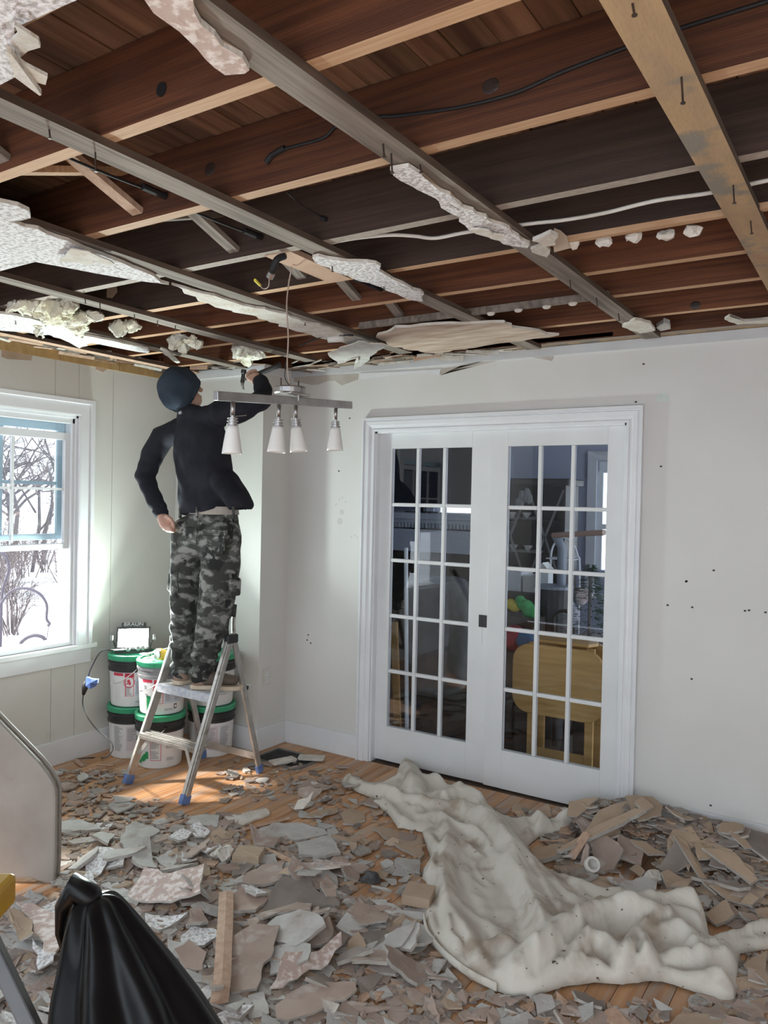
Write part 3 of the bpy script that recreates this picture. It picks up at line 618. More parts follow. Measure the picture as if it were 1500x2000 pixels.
for i, (px, tilt) in enumerate(((455,(0,0)),(545,(-.03,-.04)),(578,(.10,.06)),(656,(0,0)))):
    lo, hi = 0., 1.
    for _ in range(40):
        t = (lo+hi)/2; q = b0.lerp(b1, t)-CAM; sx = 750+FPX*q.dot(RT)/q.dot(FW)
        if sx < px: lo = t
        else: hi = t
    q = b0.lerp(b1, t)-V((0,0,.015)); ax = V((tilt[0], tilt[1], -1)).normalized()
    sp = thing('spot', q, 'x', 'x'); del sp['label']; del sp['category']; sp.parent = lamp; sp.location = q - lamp.location; sp.name = 'spotlight'
    MB().tube([q, q-V((0,0,.046))], .0075, 10).build('arm', steel_m, sp, smooth=True)
    s0 = q-V((0,0,.046))
    if i in (0, 2):
        MB().tube([s0+V((0,0,-.004)), s0+V((.05 if i == 0 else -.03, .012, 0))], .0015, 6).build('adjusting_pin', steel_m, sp)
    K = .86; MB().lathe([(K*r_, K*h_) for r_, h_ in [(.008,0),(.008,.008),(.020,.009),(.020,.013),(.015,.014),(.015,.019),(.0215,.020),(.0215,.024),(.016,.025),(.016,.030),(.0225,.031),(.0225,.037),(.019,.038),(.019,.050)]], s0, 24, ax).build('socket_rings', steel_m, sp)
    prf = [(.0215,.040),(.024,.052),(.0275,.075),(.0325,.105),(.037,.135),(.038,.147),(.035,.147),(.030,.105),(.020,.045)]
    MB().lathe([(K*r_*1.02, K*h_) for r_, h_ in prf], s0, 28, ax).build('shade', frost_m, sp, smooth=True)
# ------------------------------------------------------------------ pails with lids, collars, bails and printed wraps
CR = V((0,0,0))
def patch(mb, c, r0, r1, z0, z1, h, a0, a1, u0, u1, k, off=.0012, n=6):
    """curved print patch: angle a0..a1 (radians), height fractions"""
    b = len(mb.v); mb.k = k
    for i in range(n+1):
        a = a0+(a1-a0)*i/n
        for u in (u0, u1):
            r = r0+(r1-r0)*u+off; mb.v.append((c.x+r*math.cos(a), c.y+r*math.sin(a), c.z+z0+(z1-z0)*u))
    for i in range(n): mb.face((b+2*i, b+2*i+2, b+2*i+3, b+2*i+1))
def textmesh(s, size):
    cu = bpy.data.curves.new('t', 'FONT'); cu.body = s; cu.size = size; cu.align_x = 'CENTER'; cu.align_y = 'CENTER'; ob = bpy.data.objects.new('t', cu); COL.objects.link(ob)
    dg = bpy.context.evaluated_depsgraph_get(); dg.update(); me = bpy.data.meshes.new_from_object(ob.evaluated_get(dg))
    vs = [tuple(v.co) for v in me.vertices]; fs = [tuple(p.vertices) for p in me.polygons]
    bpy.data.objects.remove(ob); bpy.data.curves.remove(cu); return vs, fs
def curved_text(mb, s, size, c, r, a, z, k, rot=0, off=.002):
    vs, fs = textmesh(s, size); b = len(mb.v); mb.k = k
    for x, y, _ in vs:
        if rot: x, y = -y, x
        mb.v.append((c.x+(r+off)*math.cos(a+x/r), c.y+(r+off)*math.sin(a+x/r), z+y))
    for f in fs: mb.face(tuple(b+i for i in f))
def pail(c, label, face, kind, collar, bail=True, squig=False):
    c = V(c); t = thing('pail', c, label, 'bucket', 'white pails stacked in the corner')
    R0, R1, HB = .128, .143, .315
    MB().lathe([(.0,.004),(R0-.006,0),(R0,.006),(R1-.004,HB-.10),(R1-.004,HB-.01)], c, 40).build('body', pail_m, t, smooth=False)
    MB().lathe([(R1-.003,HB-.100),(R1+.004,HB-.097),(R1+.004,HB-.082),(R1,HB-.080),(R1,HB-.055),(R1+.006,HB-.052),(R1+.006,HB-.040),(R1,HB-.038),(R1-.004,HB-.02)], c, 40).build('collar', collar, t)
    MB().lathe([(R1-.010,HB-.030),(R1+.007,HB-.030),(R1+.010,HB-.004),(R1+.006,HB+.002),(R1-.010,HB+.002),(R1-.014,HB-.006),(0,HB-.006)], c, 40).build('lid', green_m, t)
    pr = MB(); z0, z1 = .006, HB-.10; r0, r1 = R0, R1-.004
    P = lambda a0, a1, u0, u1, k, off=.0012: patch(pr, c, r0, r1, z0, z1, HB, face+a0, face+a1, u0, u1, k, off)
    rr = random.Random(int(c.x*1000+c.z*100))
    def lines(a0, a1, u0, u1, n, k=0, dens=.92):
        for i in range(n):
            u = u1-(u1-u0)*(i+.5)/n; P(a0, a0+(a1-a0)*rr.uniform(.55, 1.)*dens, u-.28*(u1-u0)/n, u+.20*(u1-u0)/n, k, .0016)
    if kind == 'warn':
        P(-.92, -.42, .90, .985, 1); P(-.35, .05, .86, .985, 1)
        P(-.33,-.30,.30,.985,1,.0014); P(.03,.05,.30,.985,1,.0014); P(-.33,.05,.30,.31,1,.0014)
        P(-.30, .02, .935, .950, 3, .0018); P(-.30, .02, .90, .910, 3, .0018)
        # prohibition roundel
        cu = .72; ca_ = -.15
        for i in range(20):
            a, b_ = 2*math.pi*i/20, 2*math.pi*(i+1)/20; bb0 = len(pr.v); pr.k = 1
            for aa in (a, b_):
                for q in (.030, .034):
                    ang = face+ca_+q*math.cos(aa)/R1; z = z0+(z1-z0)*cu+q*math.sin(aa); pr.v.append((c.x+(r1+.001)*math.cos(ang), c.y+(r1+.001)*math.sin(ang), c.z+z))
            pr.face((bb0, bb0+2, bb0+3, bb0+1))
        for (a0, a1, u0, u1) in ((-.20,-.12,.70,.80),(-.27,-.17,.66,.69),(-.16,-.08,.64,.73),(-.24,-.20,.72,.78)): P(a0, a1, u0, u1, 1, .0018)
        lines(-.30, .02, .33, .60, 9)
        P(.10, .95, .30, .80, 5, .001) ; lines(.14, .50, .36, .74, 14, 0); lines(.55, .92, .36, .74, 12, 0)
        curved_text(pr, '1', .02, c, r1, face+.18, c.z+z0+(z1-z0)*.84, 0); curved_text(pr, '2', .02, c, r1, face+.62, c.z+z0+(z1-z0)*.84, 0)
        lines(.12, .60, .10, .16, 2)
        if c.x > -3.8:
            P(-.72, -.52, .06, .52, 4, .001); lines(-.85,-.62,.70,.82,4); P(.55,.70,.13,.27,3); P(.58,.67,.16,.24,2,.002)
    elif kind == 'front':
        P(-.42, .06, .90, .97, 1); P(-.42, .06, .86, .885, 1)
        for a in (-.42, .04): P(a, a+.02, .22, .86, 1)
        P(-.42,.06,.22,.232,1)
        lines(-.38, .02, .56, .83, 9); lines(-.38, .02, .27, .50, 7)
        for i in range(14):
            a0 = -1.12+rr.uniform(0, .5); P(a0, a0+rr.uniform(.05,.2), max(.1, .10+(a0+1.12)*.35), .14+(a0+1.12)*.72, 4, .001+.0001*i)
        curved_text(pr, 'PLU', .062, c, r1, face-.98, c.z+z0+(z1-z0)*.74, 3)
        lines(.25, .8, .55, .75, 5); lines(.3, .7, .2, .3, 3)
    else:
        P(-.25, .30, .22, .92, 6, .0008); lines(-.85, -.36, .20, .94, 22); lines(-.20, .25, .50, .88, 10); lines(.40, .95, .3, .9, 18)
    if squig:
        pts = [V((c.x+(r0+(r1-r0)*u+.003)*math.cos(face+.42+.05*math.sin(u*22)), c.y+(r0+(r1-r0)*u+.003)*math.sin(face+.42+.05*math.sin(u*22)), c.z+z0+(z1-z0)*u)) for u in [i/24 for i in range(25)]]
        MB().tube(pts, .0016, 5).build('wavy_cord', wireb_m, t)
    pr.build('print', [ink_m, red_m, pail_m, inkk_m, greenpr_m, bluepr_m, pinkpr_m], t)
    if bail:
        pts = []
        for i in range(15):
            a = face-.95+1.15*i/14; dz = -.10*math.sin(math.pi*min(1, (1-i/14)*1.0)*.5)
            r = R1+.012; pts.append((c.x+r*math.cos(a), c.y+r*math.sin(a), c.z+HB-.07+dz))
        h_ = MB().tube(pts, .0026, 6).build('bail', mat('bail wire', (.75,.74,.72), None, .35, metal=.6) if 'bail wire' not in MATS else MATS['bail wire'], t, smooth=True)
        MB().sphere(pts[-1], (.012,.012,.010), 8, 6).build('bail_lug', collar, t)
        MB().tube(pts[0:2], .007, 8).build('grip', pail_m, t)
    return t
def facing(c): d = CAM-V(c); return math.atan2(d.y, d.x)
PA, PBk, PC = (-4.0+.02, 3.29, 0), (-3.70, 3.27, 0), (-3.60, 3.60, 0)
hh = .318
pail(PA, 'white pail at the floor under the lamp pail, black collar and grey paragraph print', facing(PA), 'text', collar_m, False, True)
pail((PA[0], PA[1], hh), 'white pail carrying the lit work lamp, red warning print on its side', facing(PA), 'warn', collar_m)
pail(PBk, 'white pail on the floor behind the ladder with large letters PLU and green print', facing(PBk), 'front', collar_m)
pail((PBk[0], PBk[1]+.01, hh), 'white pail topped with hand tools, grey collar and red warning print', facing(PBk), 'warn', collarg_m)
pail(PC, 'white pail on the floor at the back, half hidden by the ladder', facing(PC), 'text', collar_m, False)
pail((PC[0], PC[1], hh), "white pail at the back, behind the man's boots", facing(PC), 'text', collar_m, False)
# ------------------------------------------------------------------ work lamp
LZ = 2*hh+.002
wp = V((PA[0]+.01, PA[1]-.01, LZ)); lampw = thing('work_lamp', wp, 'lit black work lamp on a pail, glowing white', 'lamp')
d = (V((-2.2, 1.2, 2.55))-V((wp.x, wp.y, wp.z+.12))).normalized()            # the beam goes up over the room
d = V((.62, -.56, .56)).normalized(); sx = V((0,0,1)).cross(d).normalized(); uy = d.cross(sx)
c = wp+V((0,0,.088))
mb = MB(); fr = [c+sx*a*.104+uy*b*.078 for a, b in ((-1,-1),(1,-1),(1,1),(-1,1))]; bk = [c-d*.05+sx*a*.085+uy*b*.056 for a, b in ((-1,-1),(1,-1),(1,1),(-1,1))]
inn = [c+sx*a*.090+uy*b*.062 for a, b in ((-1,-1),(1,-1),(1,1),(-1,1))]
mb.add(fr+bk+inn, [(4,7,6,5),(0,4,5,1),(1,5,6,2),(2,6,7,3),(3,7,4,0),(0,1,9,8),(1,2,10,9),(2,3,11,10),(3,0,8,11)])
mb.build('housing', mat('dusty black housing', (.045,.047,.047), (.10,.10,.10), .6, 30), lampw, bevel=.003)
mb = MB(); mb.add([p-d*.004 for p in inn], [(0,1,2,3)]); mb.build('lamp_glass', lamp_m, lampw)
mb = MB(); mb.obox(c-d*.02+uy*.092, sx*.075, uy*.016, d*.018); mb.build('top_visor', MATS['dusty black housing'], lampw, bevel=.006)
vs, fs = textmesh('BRAUN', .036); mb = MB(); mb.add([c+d*.0005+uy*.092+sx*x+uy*y for x, y, _ in vs], fs); mb.build('lettering', mat('grey lettering', (.62,.63,.63)), lampw)
for s in (-1, 1):
    MB().bar(c+sx*s*.122+uy*.0, wp+sx*s*.122*.8+V((0,0,.006)), .006, .022, sx).build('bracket', blackp_m, lampw)
    MB().lathe([(.016,0),(.020,.004),(.020,.018),(.014,.022)], c+sx*s*.118, 12, sx*s).build('tilt_knob', mat('grey knob', (.3,.3,.3)) if 'grey knob' not in MATS else MATS['grey knob'], lampw)
MB().bar(wp-sx*.11+V((0,0,.006)), wp+sx*.11+V((0,0,.006)), .03, .008, (0,0,1)).build('foot_bar', blackp_m, lampw)
mb = MB()
for a, b in ((-.25,-.085),(.3,-.08),(.55,-.078)): mb.lathe([(.013,0),(.015,.01),(.011,.018)], c+sx*a*.11+uy*b+d*.012, 10, d)
mb.build('clamp_knobs', MATS['grey knob'], lampw, kind='stuff')
ld = bpy.data.lights.new('work_lamp_beam', 'AREA'); ld.shape = 'RECTANGLE'; ld.size = .19; ld.size_y = .14; ld.energy = 15; ld.color = (.86, 1., .95); ld.spread = math.radians(150)
lo = bpy.data.objects.new('work_lamp_beam', ld); COL.objects.link(lo); lo.parent = lampw; lo.matrix_parent_inverse = Matrix.Identity(4)
mm = Matrix((sx, uy, d)).transposed().to_4x4(); mm = Matrix((-sx, uy, -d)).transposed().to_4x4(); mm.translation = c+d*.004 - wp; lo.matrix_basis = mm
# lamp cord with a blue glove tied round the plug
cp = [wp+V((-.02,-.05,.02)), AD(222,1270,4.30), AD(198,1272,4.30), AD(180,1300,4.30), AD(171,1325,4.30), AD(163,1355,4.28), AD(162,1378,4.28), AD(172,1402,4.25), AD(190,1425,4.25), AD(215,1448,4.22), AD(220,1462,4.20), AD(212,1475,4.22)]
cp += [AZ(200,1480,.008), AZ(175,1480,.008), AZ(150,1482,.008)]
cd_ = MB().tube(smoothpath(cp, 6), .0042, 7).build('cord', mat('grey cord', (.05,.05,.055), (.12,.12,.12), .5, 9), lampw, smooth=True)
pl = MB().tube([AD(171,1326,4.29), AD(166,1342,4.28), AD(163,1357,4.28)], [.010,.018,.008], 8).build('plug', blackp_m, cd_, smooth=True)
mb = MB(); gv = [AD(x, y, dd) for x, y, dd in ((168,1322,4.27),(178,1326,4.25),(191,1327,4.27),(190,1335,4.24),(184,1342,4.27),(176,1346,4.24),(167,1340,4.26),(176,1334,4.20))]
mb.add(gv+[p+FW*.02 for p in gv], [(0,1,7),(1,2,7),(2,3,7),(3,4,7),(4,5,7),(5,6,7),(6,0,7),(8,15,9),(9,15,10),(10,15,11),(11,15,12),(12,15,13),(13,15,14),(14,15,8)]+[(i,(i+1)%7+8 if False else i+8,(i+1)%7+8,(i+1)%7) for i in range(7)])
gl = mb.build('blue_tape_wad', mat('blue tape', (.10,.20,.62), (.16,.28,.72), .6, 30)); tag(gl, 'crumpled blue tape stuck round the lamp cord plug', 'tape')
# ------------------------------------------------------------------ tools on the middle pail
TZ = 2*hh+.004; TP = V((PBk[0], PBk[1]+.01, TZ))
tm = thing('tape_measure', TP+V((.06,-.055,0)), 'yellow and grey tape measure on the middle pail', 'tape measure')
o = TP+V((.055,-.06,0)); MB().obox(o+V((0,0,.032)), V((.034,-.008,0)), V((.006,.018,0)), V((0,0,.032))).build('case', yellow_m, tm, bevel=.008)
MB().obox(o+V((-.035,.008,.028)), V((.016,-.004,0)), V((.006,.020,0)), V((0,0,.026))).build('bumper', mat('grey rubber', (.16,.16,.16)), tm, bevel=.006)
MB().lathe([(.024,0),(.024,.004)], o+V((-.002,-.019,.034)), 14, (-.23,-.97,0)).build('face_disc', MATS['grey rubber'], tm)
pr_ = thing('pry_bar', TP, 'long grey pry bar lying across the middle pail', 'pry bar')
MB().tube([TP+V((-.12,-.06,.014)), TP+V((-.05,-.07,.022)), TP+V((.13,.02,.085))], [(.014,.004),(.009,.006),(.008,.006)], 8).build('shaft', mat('grey steel', (.30,.30,.30), None, .4, metal=.7), pr_)
hm = thing('hand_clamp', TP+V((.05,.06,0)), 'red handled pliers on the middle pail', 'pliers')
for s in (-1, 1): MB().tube(smoothpath([TP+V((.02,.05+.03*s,.012)), TP+V((.07,.06+.035*s,.05)), TP+V((.12,.05+.01*s,.03))], 4), .007, 8).build('handle', mat('red grip', (.55,.03,.02), None, .45) if 'red grip' not in MATS else MATS['red grip'], hm, smooth=True)
MB().tube([TP+V((.12,.05,.03)), TP+V((.15,.045,.02))], [.012,.004], 8).build('jaw', MATS['grey steel'], hm)
tr_ = thing('putty_knife', TP+V((-.06,.03,0)), 'wood handled scraper on the middle pail', 'scraper')
MB().tube([TP+V((-.02,.07,.014)), TP+V((-.075,.03,.016))], [.010,.014], 8).build('handle', oak_m, tr_); MB().prism([TP+V(p) for p in ((-.07,.025,.013),(-.075,.04,.013),(-.135,.02,.006),(-.12,-.03,.006))], (0,0,.002)).build('blade', MATS['grey steel'], tr_)
mb = MB()
for i in range(26):
    a, r_ = rnd.uniform(0,6.28), rnd.uniform(.02,.12); p = TP+V((r_*math.cos(a), r_*math.sin(a), .004)); q = rnd.uniform(0,6.28); mb.obox(p, V((math.cos(q),math.sin(q),0))*rnd.uniform(.006,.024), V((-math.sin(q),math.cos(q),0))*rnd.uniform(.004,.010), V((0,0,.003)))
tag(mb.build('lid_scraps', white_m), 'small plaster scraps scattered on the middle pail lid', 'scraps', kind='stuff')
# ------------------------------------------------------------------ outlet, floor register
q = AX(520, 1322, XB); ot = thing('wall_outlet', (XB, q.y, q.z-.06), 'cream electrical outlet plate on the corner boxing', 'outlet')
B(XB, XB+.006, q.y-.036, q.y+.036, q.z-.058, q.z+.058).build('cover_plate', wallL_m, ot, bevel=.002)
for dz in (-.021, .021):
    rc = MB().lathe([(.016,0),(.016,.003)], (XB+.006, q.y, q.z+dz), 14, (1,0,0)).build('socket', trim_m, ot)
    B(XB+.009, XB+.0095, q.y-.007, q.y-.005, q.z+dz-.002, q.z+dz+.007).box(XB+.009, XB+.0095, q.y+.005, q.y+.007, q.z+dz-.002, q.z+dz+.007).build('slot', inkk_m, rc)
rg = thing('floor_register', (-3.08, 3.78, 0), 'black mesh floor register by the wall corner', 'vent')
vx0, vx1, vy0, vy1 = -3.30, -2.93, 3.64, 3.90
B(vx0, vx1, vy0, vy0+.02, 0, .008).box(vx0, vx1, vy1-.02, vy1, 0, .008).box(vx0, vx0+.02, vy0+.02, vy1-.02, 0, .008).box(vx1-.02, vx1, vy0+.02, vy1-.02, 0, .008).build('frame', mat('register grey', (.16,.15,.14), (.22,.21,.19), .6, 30), rg)
B(vx0+.02, vx1-.02, vy0+.02, vy1-.02, 0.0, .001).build('duct_mouth', inkk_m, rg)
mb = MB()
for i in range(17): xx = vx0+.02+(vx1-vx0-.04)*(i+.5)/17; mb.box(xx-.003, xx+.003, vy0+.02, vy1-.02, .001, .006)
for i in range(11): yy = vy0+.02+(vy1-vy0-.04)*(i+.5)/11; mb.box(vx0+.02, vx1-.02, yy-.003, yy+.003, .002, .0065)
mb.build('grille', blackp_m, rg, kind='stuff')
# ------------------------------------------------------------------ step ladder
FL, FR_, RR, RL = V((-3.558,2.912,0)), V((-3.08,2.886,0)), V((-3.09,3.493,0)), V((-3.542,3.489,0))
HR, HL = AY(449,1248,3.22), AY(343,1248,3.24)
lad = thing('step_ladder', (-3.32,3.2,0), 'worn aluminium two-step ladder with blue feet under the man', 'ladder')
UPL = lambda a, b, t: a.lerp(b, t)
def rail(a, b, nm, s):
    n = (b-a).normalized(); a2 = a+n*.045
    mb = MB().bar(a2, b, .020, .052).bar(a2+V((s*.013,0,0)), b+V((s*.013,0,0)), .006, .030); mb.build(nm, alu_m, lad, bevel=.003)
    MB().bar(a+n*.003, a+n*.055, .028, .060).build('rubber_foot', bluecap_m, lad, bevel=.004)
rail(FL, HL, 'front_rail', -1); rail(FR_, HR, 'front_rail', 1)
def rail2(a, b): 
    n = (b-a).normalized(); MB().bar(a+n*.04, b, .016, .036).build('rear_rail', alu_m, lad, bevel=.002); MB().bar(a+n*.003, a+n*.05, .024, .044).build('rubber_foot', bluecap_m, lad, bevel=.003)
rail2(RR, HR+V((.0,.03,0))); rail2(RL, HL+V((0,.03,0)))
MB().bar(RL.lerp(HL,.13), RR.lerp(HR,.13), .012, .040, (0,1,0)).build('rear_brace', alu_m, lad)
# hinge caps and the handrail hoop rising behind the leg
for hp in (HR, HL): MB().obox(hp+V((0,.01,.0)), V((.020,0,0)), V((0,.042,0)), V((0,0,.026))).build('hinge_cap', blackp_m, lad, bevel=.010)
hp = [HR+V((0,.03,.02)), AY(456,1215,3.30), AY(458,1190,3.32), AY(452,1178,3.34)]
MB().tube(smoothpath(hp, 4), .011, 8).build('handrail', alu_m, lad, smooth=True)
MB().bar(AY(454,1205,3.29), AY(457,1180,3.31), .026, .03).build('handrail_joint', blackp_m, lad, bevel=.005)
# platform and lower tread
zt = .535; tL, tR = (zt/HL.z), (zt/HR.z); a, b = FL.lerp(HL, tL), FR_.lerp(HR, tR)
mb = MB(); mb.box(a.x+.010, b.x-.010, a.y-.03, a.y+.27, zt-.012, zt)
mb.build('platform', alus_m, lad, bevel=.003)
mb = MB(); mb.box(a.x+.010, b.x-.010, a.y-.042, a.y-.030, zt-.048, zt-.001); mb.build('platform_edge', mat('blue grey edge', (.42,.46,.54), (.62,.63,.65), .5, 40), lad, bevel=.003)
for i in range(7): yy = a.y+.02+.035*i; B(a.x+.012, b.x-.012, yy, yy+.012, zt, zt+.002).build('tread_rib', alus_m, lad)
zt2 = .275; a2, b2 = FL.lerp(HL, zt2/HL.z), FR_.lerp(HR, zt2/HR.z)
mb = MB(); mb.box(a2.x+.010, b2.x-.010, a2.y-.05, a2.y+.035, zt2-.010, zt2).box(a2.x+.010, b2.x-.010, a2.y-.05, a2.y-.042, zt2-.030, zt2-.010); mb.build('tread', alu_m, lad, bevel=.002)
for i in range(3): yy = a2.y-.035+.022*i; B(a2.x+.012, b2.x-.012, yy, yy+.008, zt2, zt2+.002).build('tread_rib', alu_m, lad)
for s, (p, e) in ((1, (a2, FL)), (-1, (b2, FR_))):
    MB().bar(p+V((s*.08,-.02,-.012)), p.lerp(e,.42)+V((s*.01,0,0)), .004, .022, (0,1,0)).build('knee_brace', alu_m, lad)
MB().bar(b.lerp(FR_,0)+V((0,.27,-.01)), RR.lerp(HR, zt/HR.z)+V((0,0,-.0)), .006, .022).build('spreader', blackp_m, lad)
MB().bar(a+V((0,.27,-.01)), RL.lerp(HL, zt/HL.z), .006, .022).build('spreader', blackp_m, lad)
PLAT = zt+.002
# ================================================================== the man on the ladder
def fused(name, mb, m, parent, vox, it=6, fn=None, fac=.5):
    ob = mb.build(name, m)
    r_ = ob.modifiers.new('r', 'REMESH'); r_.mode = 'VOXEL'; r_.voxel_size = vox
    s_ = ob.modifiers.new('s', 'SMOOTH'); s_.factor = fac; s_.iterations = it
    bake(ob); me = ob.data
    if fn:
        nr = [v.normal.copy() for v in me.vertices]
        for v, n_ in zip(me.vertices, nr): v.co = fn(v.co.copy(), n_)
    me.transform(Matrix.Translation(-wloc(parent))); ob.parent = parent; smoothmesh(ob); me.update(); return ob
man = thing('person', (-3.34, 3.22, PLAT), 'person in black sweatshirt, slate beanie and camouflage trousers, standing on the ladder, hammering overhead', 'person')
P_ = AY
hipL, hipR = P_(372,1030,3.20), P_(432,1035,3.19); kneeL, kneeR = P_(360,1185,3.17), P_(420,1180,3.17); ankL, ankR = P_(357,1312,3.19), P_(393,1322,3.16)
waist, chest, neck0 = P_(408,1000,3.22), P_(388,880,3.20), P_(368,812,3.17)
shL, shR = P_(318,852,3.17), P_(432,812,3.17); elL, elR = P_(286,928,3.09), P_(512,782,3.30); wrL, wrR = P_(316,1004,3.10), P_(505,744,3.46)
headc = P_(357,766,3.15)
haL = P_(328,1022,3.09); haR = P_(498,733,3.50)
face_d = (V((.26,.88,.40))).normalized()
rodd = (P_(548,711,3.53)-P_(473,742,3.47)).normalized()
def fist(mb, c, h, wd, wrist, r=.015, spread=.019, thumb=1):
    h = V(h).normalized(); wd = V(wd); wd = (wd-h*wd.dot(h)).normalized(); s = h.cross(wd)*thumb
    back = c + wd*(r+.016); mb.blob([wrist, (wrist+back)/2+wd*.004, back-s*.012, back+s*.012], [(.026,.022),(.034,.022),(.042,.016),(.040,.013)], 14, h)
    for k, ln in enumerate((.95, 1.05, 1., .82)):
        o_ = c + h*(k-1.5)*spread; pts = []
        for a in (18, 62, 108, 155, 200, 238*ln):
            a = math.radians(a); pts.append(o_ + wd*((r+.010)*math.cos(a)) + s*((r+.010)*math.sin(a)))
        mb.blob(pts, [.0100,.0098,.0092,.0088,.0082,.0072], 8, h)
    pts = [back - h*.034 - s*.012, c - h*.030 - s*.030 + wd*.010, c - h*.006 - s*(r+.016) - wd*.004, c + h*.014 - s*(r+.010) - wd*.014]
    mb.blob(pts, [.013,.0115,.0105,.0085], 8, h)
bm_ = MB()
bm_.blob([P_(408,1040,3.20), waist, P_(398,940,3.20), chest, P_(376,835,3.18)], [(.145,.10),(.13,.09),(.14,.10),(.16,.105),(.11,.07)], 18)
bm_.blob([P_(374,840,3.18), neck0, headc+V((.01,0,-.05))], [.06,.056,.056], 14)
for a, b, c_, r_ in ((shL, elL, wrL, 1), (shR, elR, wrR, 1)): bm_.blob([a, a.lerp(b,.5), b], [.05,.043,.034], 12); bm_.blob([b, b.lerp(c_,.4), c_], [.034,.031,.024], 12)
for a, b, c_ in ((hipL,kneeL,ankL),(hipR,kneeR,ankR)): bm_.blob([a, a.lerp(b,.5), b], [.075,.065,.05], 12); bm_.blob([b, b.lerp(c_,.35), c_+V((0,0,-.03))], [.05,.052,.036], 12)
# head with face: cranium, jaw, nose, brow, ears
ry = face_d; rx = V((0,0,1)).cross(ry).normalized(); rz = ry.cross(rx); HR3 = Matrix((rx, ry, rz)).transposed()
bm_.sphere(headc+rz*.012, (.074,.094,.098), 20, 14, HR3)
bm_.sphere(headc+ry*.035-rz*.062, (.056,.060,.052), 16, 10, HR3)
bm_.blob([headc+ry*.092+rz*.012, headc+ry*.112-rz*.022], [.009,.015], 10, rx)
bm_.blob([headc+ry*.084+rz*.025-rx*.04, headc+ry*.090+rz*.025, headc+ry*.084+rz*.025+rx*.04], [.010,.011,.010], 8, rz)
bm_.blob([headc+ry*.088-rz*.055-rx*.018, headc+ry*.091-rz*.055+rx*.018], [.008,.008], 8, rz)
for s in (-1, 1): bm_.blob([headc+rx*s*.078+rz*.022-ry*.01, headc+rx*s*.080-rz*.025], [(.012,.018),(.010,.014)], 10, rx)
bm_.blob([wrL+V((0,0,.01)), P_(317,1011,3.085), P_(322,1019,3.075), P_(325,1024,3.072)], [(.026,.022),(.030,.021),(.036,.018),(.036,.013)], 14, RT)
for k, ln in enumerate((.92, 1.06, 1., .86)):
    bx_, by_ = 315.5+5.2*k, 1022+1.6*k
    bm_.blob([P_(bx_, by_, 3.066), P_(bx_+1.5, by_+6*ln, 3.052), P_(bx_+4, by_+11.5*ln, 3.050), P_(bx_+8, by_+14*ln, 3.060), P_(bx_+10, by_+10*ln, 3.074)], [.0105,.0102,.0098,.0092,.0078], 8, RT)
bm_.blob([P_(326,1009,3.085), P_(334,1015,3.07), P_(339,1023,3.065), P_(340,1030,3.07)], [.014,.0125,.011,.0085], 8, RT)
fist(bm_, haR, rodd, V((.05,-.75,-.55)), wrR, .014, .0185, 1)
body = fused('body', bm_, skin_m, man, .0055, 3)
for s in (-1, 1): MB().sphere(headc+ry*.087+rx*s*.031+rz*.012, (.012,.008,.009), 10, 6, HR3).build('eye', mat('eye white', (.75,.74,.72), None, .3) if 'eye white' not in MATS else MATS['eye white'], man, smooth=True)
# trousers: baggy, with creases, cargo pockets and bunched hems
tb = MB()
tb.blob([P_(375,1060,3.19), P_(405,1045,3.20), P_(412,1012,3.21)], [(.10,.105),(.185,.125),(.165,.11)], 20)
tb.tube([P_(413,1030,3.21), P_(413,998,3.215)], [(.178,.118),(.165,.108)], 24, (1,0,0))
tb.blob([P_(371,1040,3.20), P_(364,1100,3.18), P_(360,1165,3.165), P_(358,1220,3.17), P_(357,1270,3.18), P_(357.5,1308,3.19)], [(.098,.112),(.080,.098),(.074,.086),(.064,.080),(.062,.074),(.058,.066)], 18)
tb.blob([P_(432,1045,3.19), P_(430,1105,3.18), P_(424,1165,3.165), P_(414,1225,3.165), P_(402,1275,3.16), P_(394,1318,3.16)], [(.118,.115),(.112,.105),(.105,.10),(.086,.09),(.070,.080),(.055,.066)], 18)
def crease(co, n_):
    p = co; z = p.z
    k = max(0., min(1., (1.45-z)/.5)); low = max(0., min(1., (.95-z)/.35))
    a = noise.noise(V((p.x*5, p.y*5, z*7)))
    d = .010*k*math.sin(z*62 + p.x*26 + 5*a)*noise.noise(V((p.x*9, p.y*9, z*3+4)))*1.8
    d += .011*low*math.sin(z*118 + p.x*30 + p.y*25 + 6*a)*(.6+noise.noise(V((p.x*8, p.y*8, z*9))))
    d += .009*noise.noise(V((p.x*11, p.y*11, z*9)))
    return p + n_*d
trou = fused('trousers', tb, camo_m, man, .0075, 4, crease)
def cloth_patch(name, pts, th, m, parent=man):
    pts = [V(p) for p in pts]; c = sum(pts, V())/len(pts); nn = (pts[1]-pts[0]).cross(pts[2]-pts[0]).normalized()
    if nn.dot(CAM-c) < 0: nn = -nn
    return MB().prism([p-nn*th*.5 for p in pts], nn*th).build(name, m, parent, bevel=.003)
cloth_patch('back_pocket', [P_(x, y, 3.075) for x, y in ((365,1028),(386,1033),(384,1064),(363,1060))], .012, camo_m)
cloth_patch('back_pocket', [P_(x, y, 3.068) for x, y in ((406,1045),(440,1048),(437,1083),(402,1080))], .014, camo_m)
cloth_patch('pocket_flap', [P_(x, y, 3.058) for x, y in ((396,1033),(444,1036),(443,1047),(398,1045))], .010, camo_m)
for pts in (((337,1112),(346,1110),(345,1165),(333,1150)), ((455,1127),(462,1131),(460,1166),(452,1160))):
    mb = MB(); q = [P_(x, y, 3.15) for x, y in pts]; mb.prism([p-V((0,.035,0)) for p in q], V((0,.08,0))); mb.build('cargo_pocket', camo_m, man, bevel=.012)
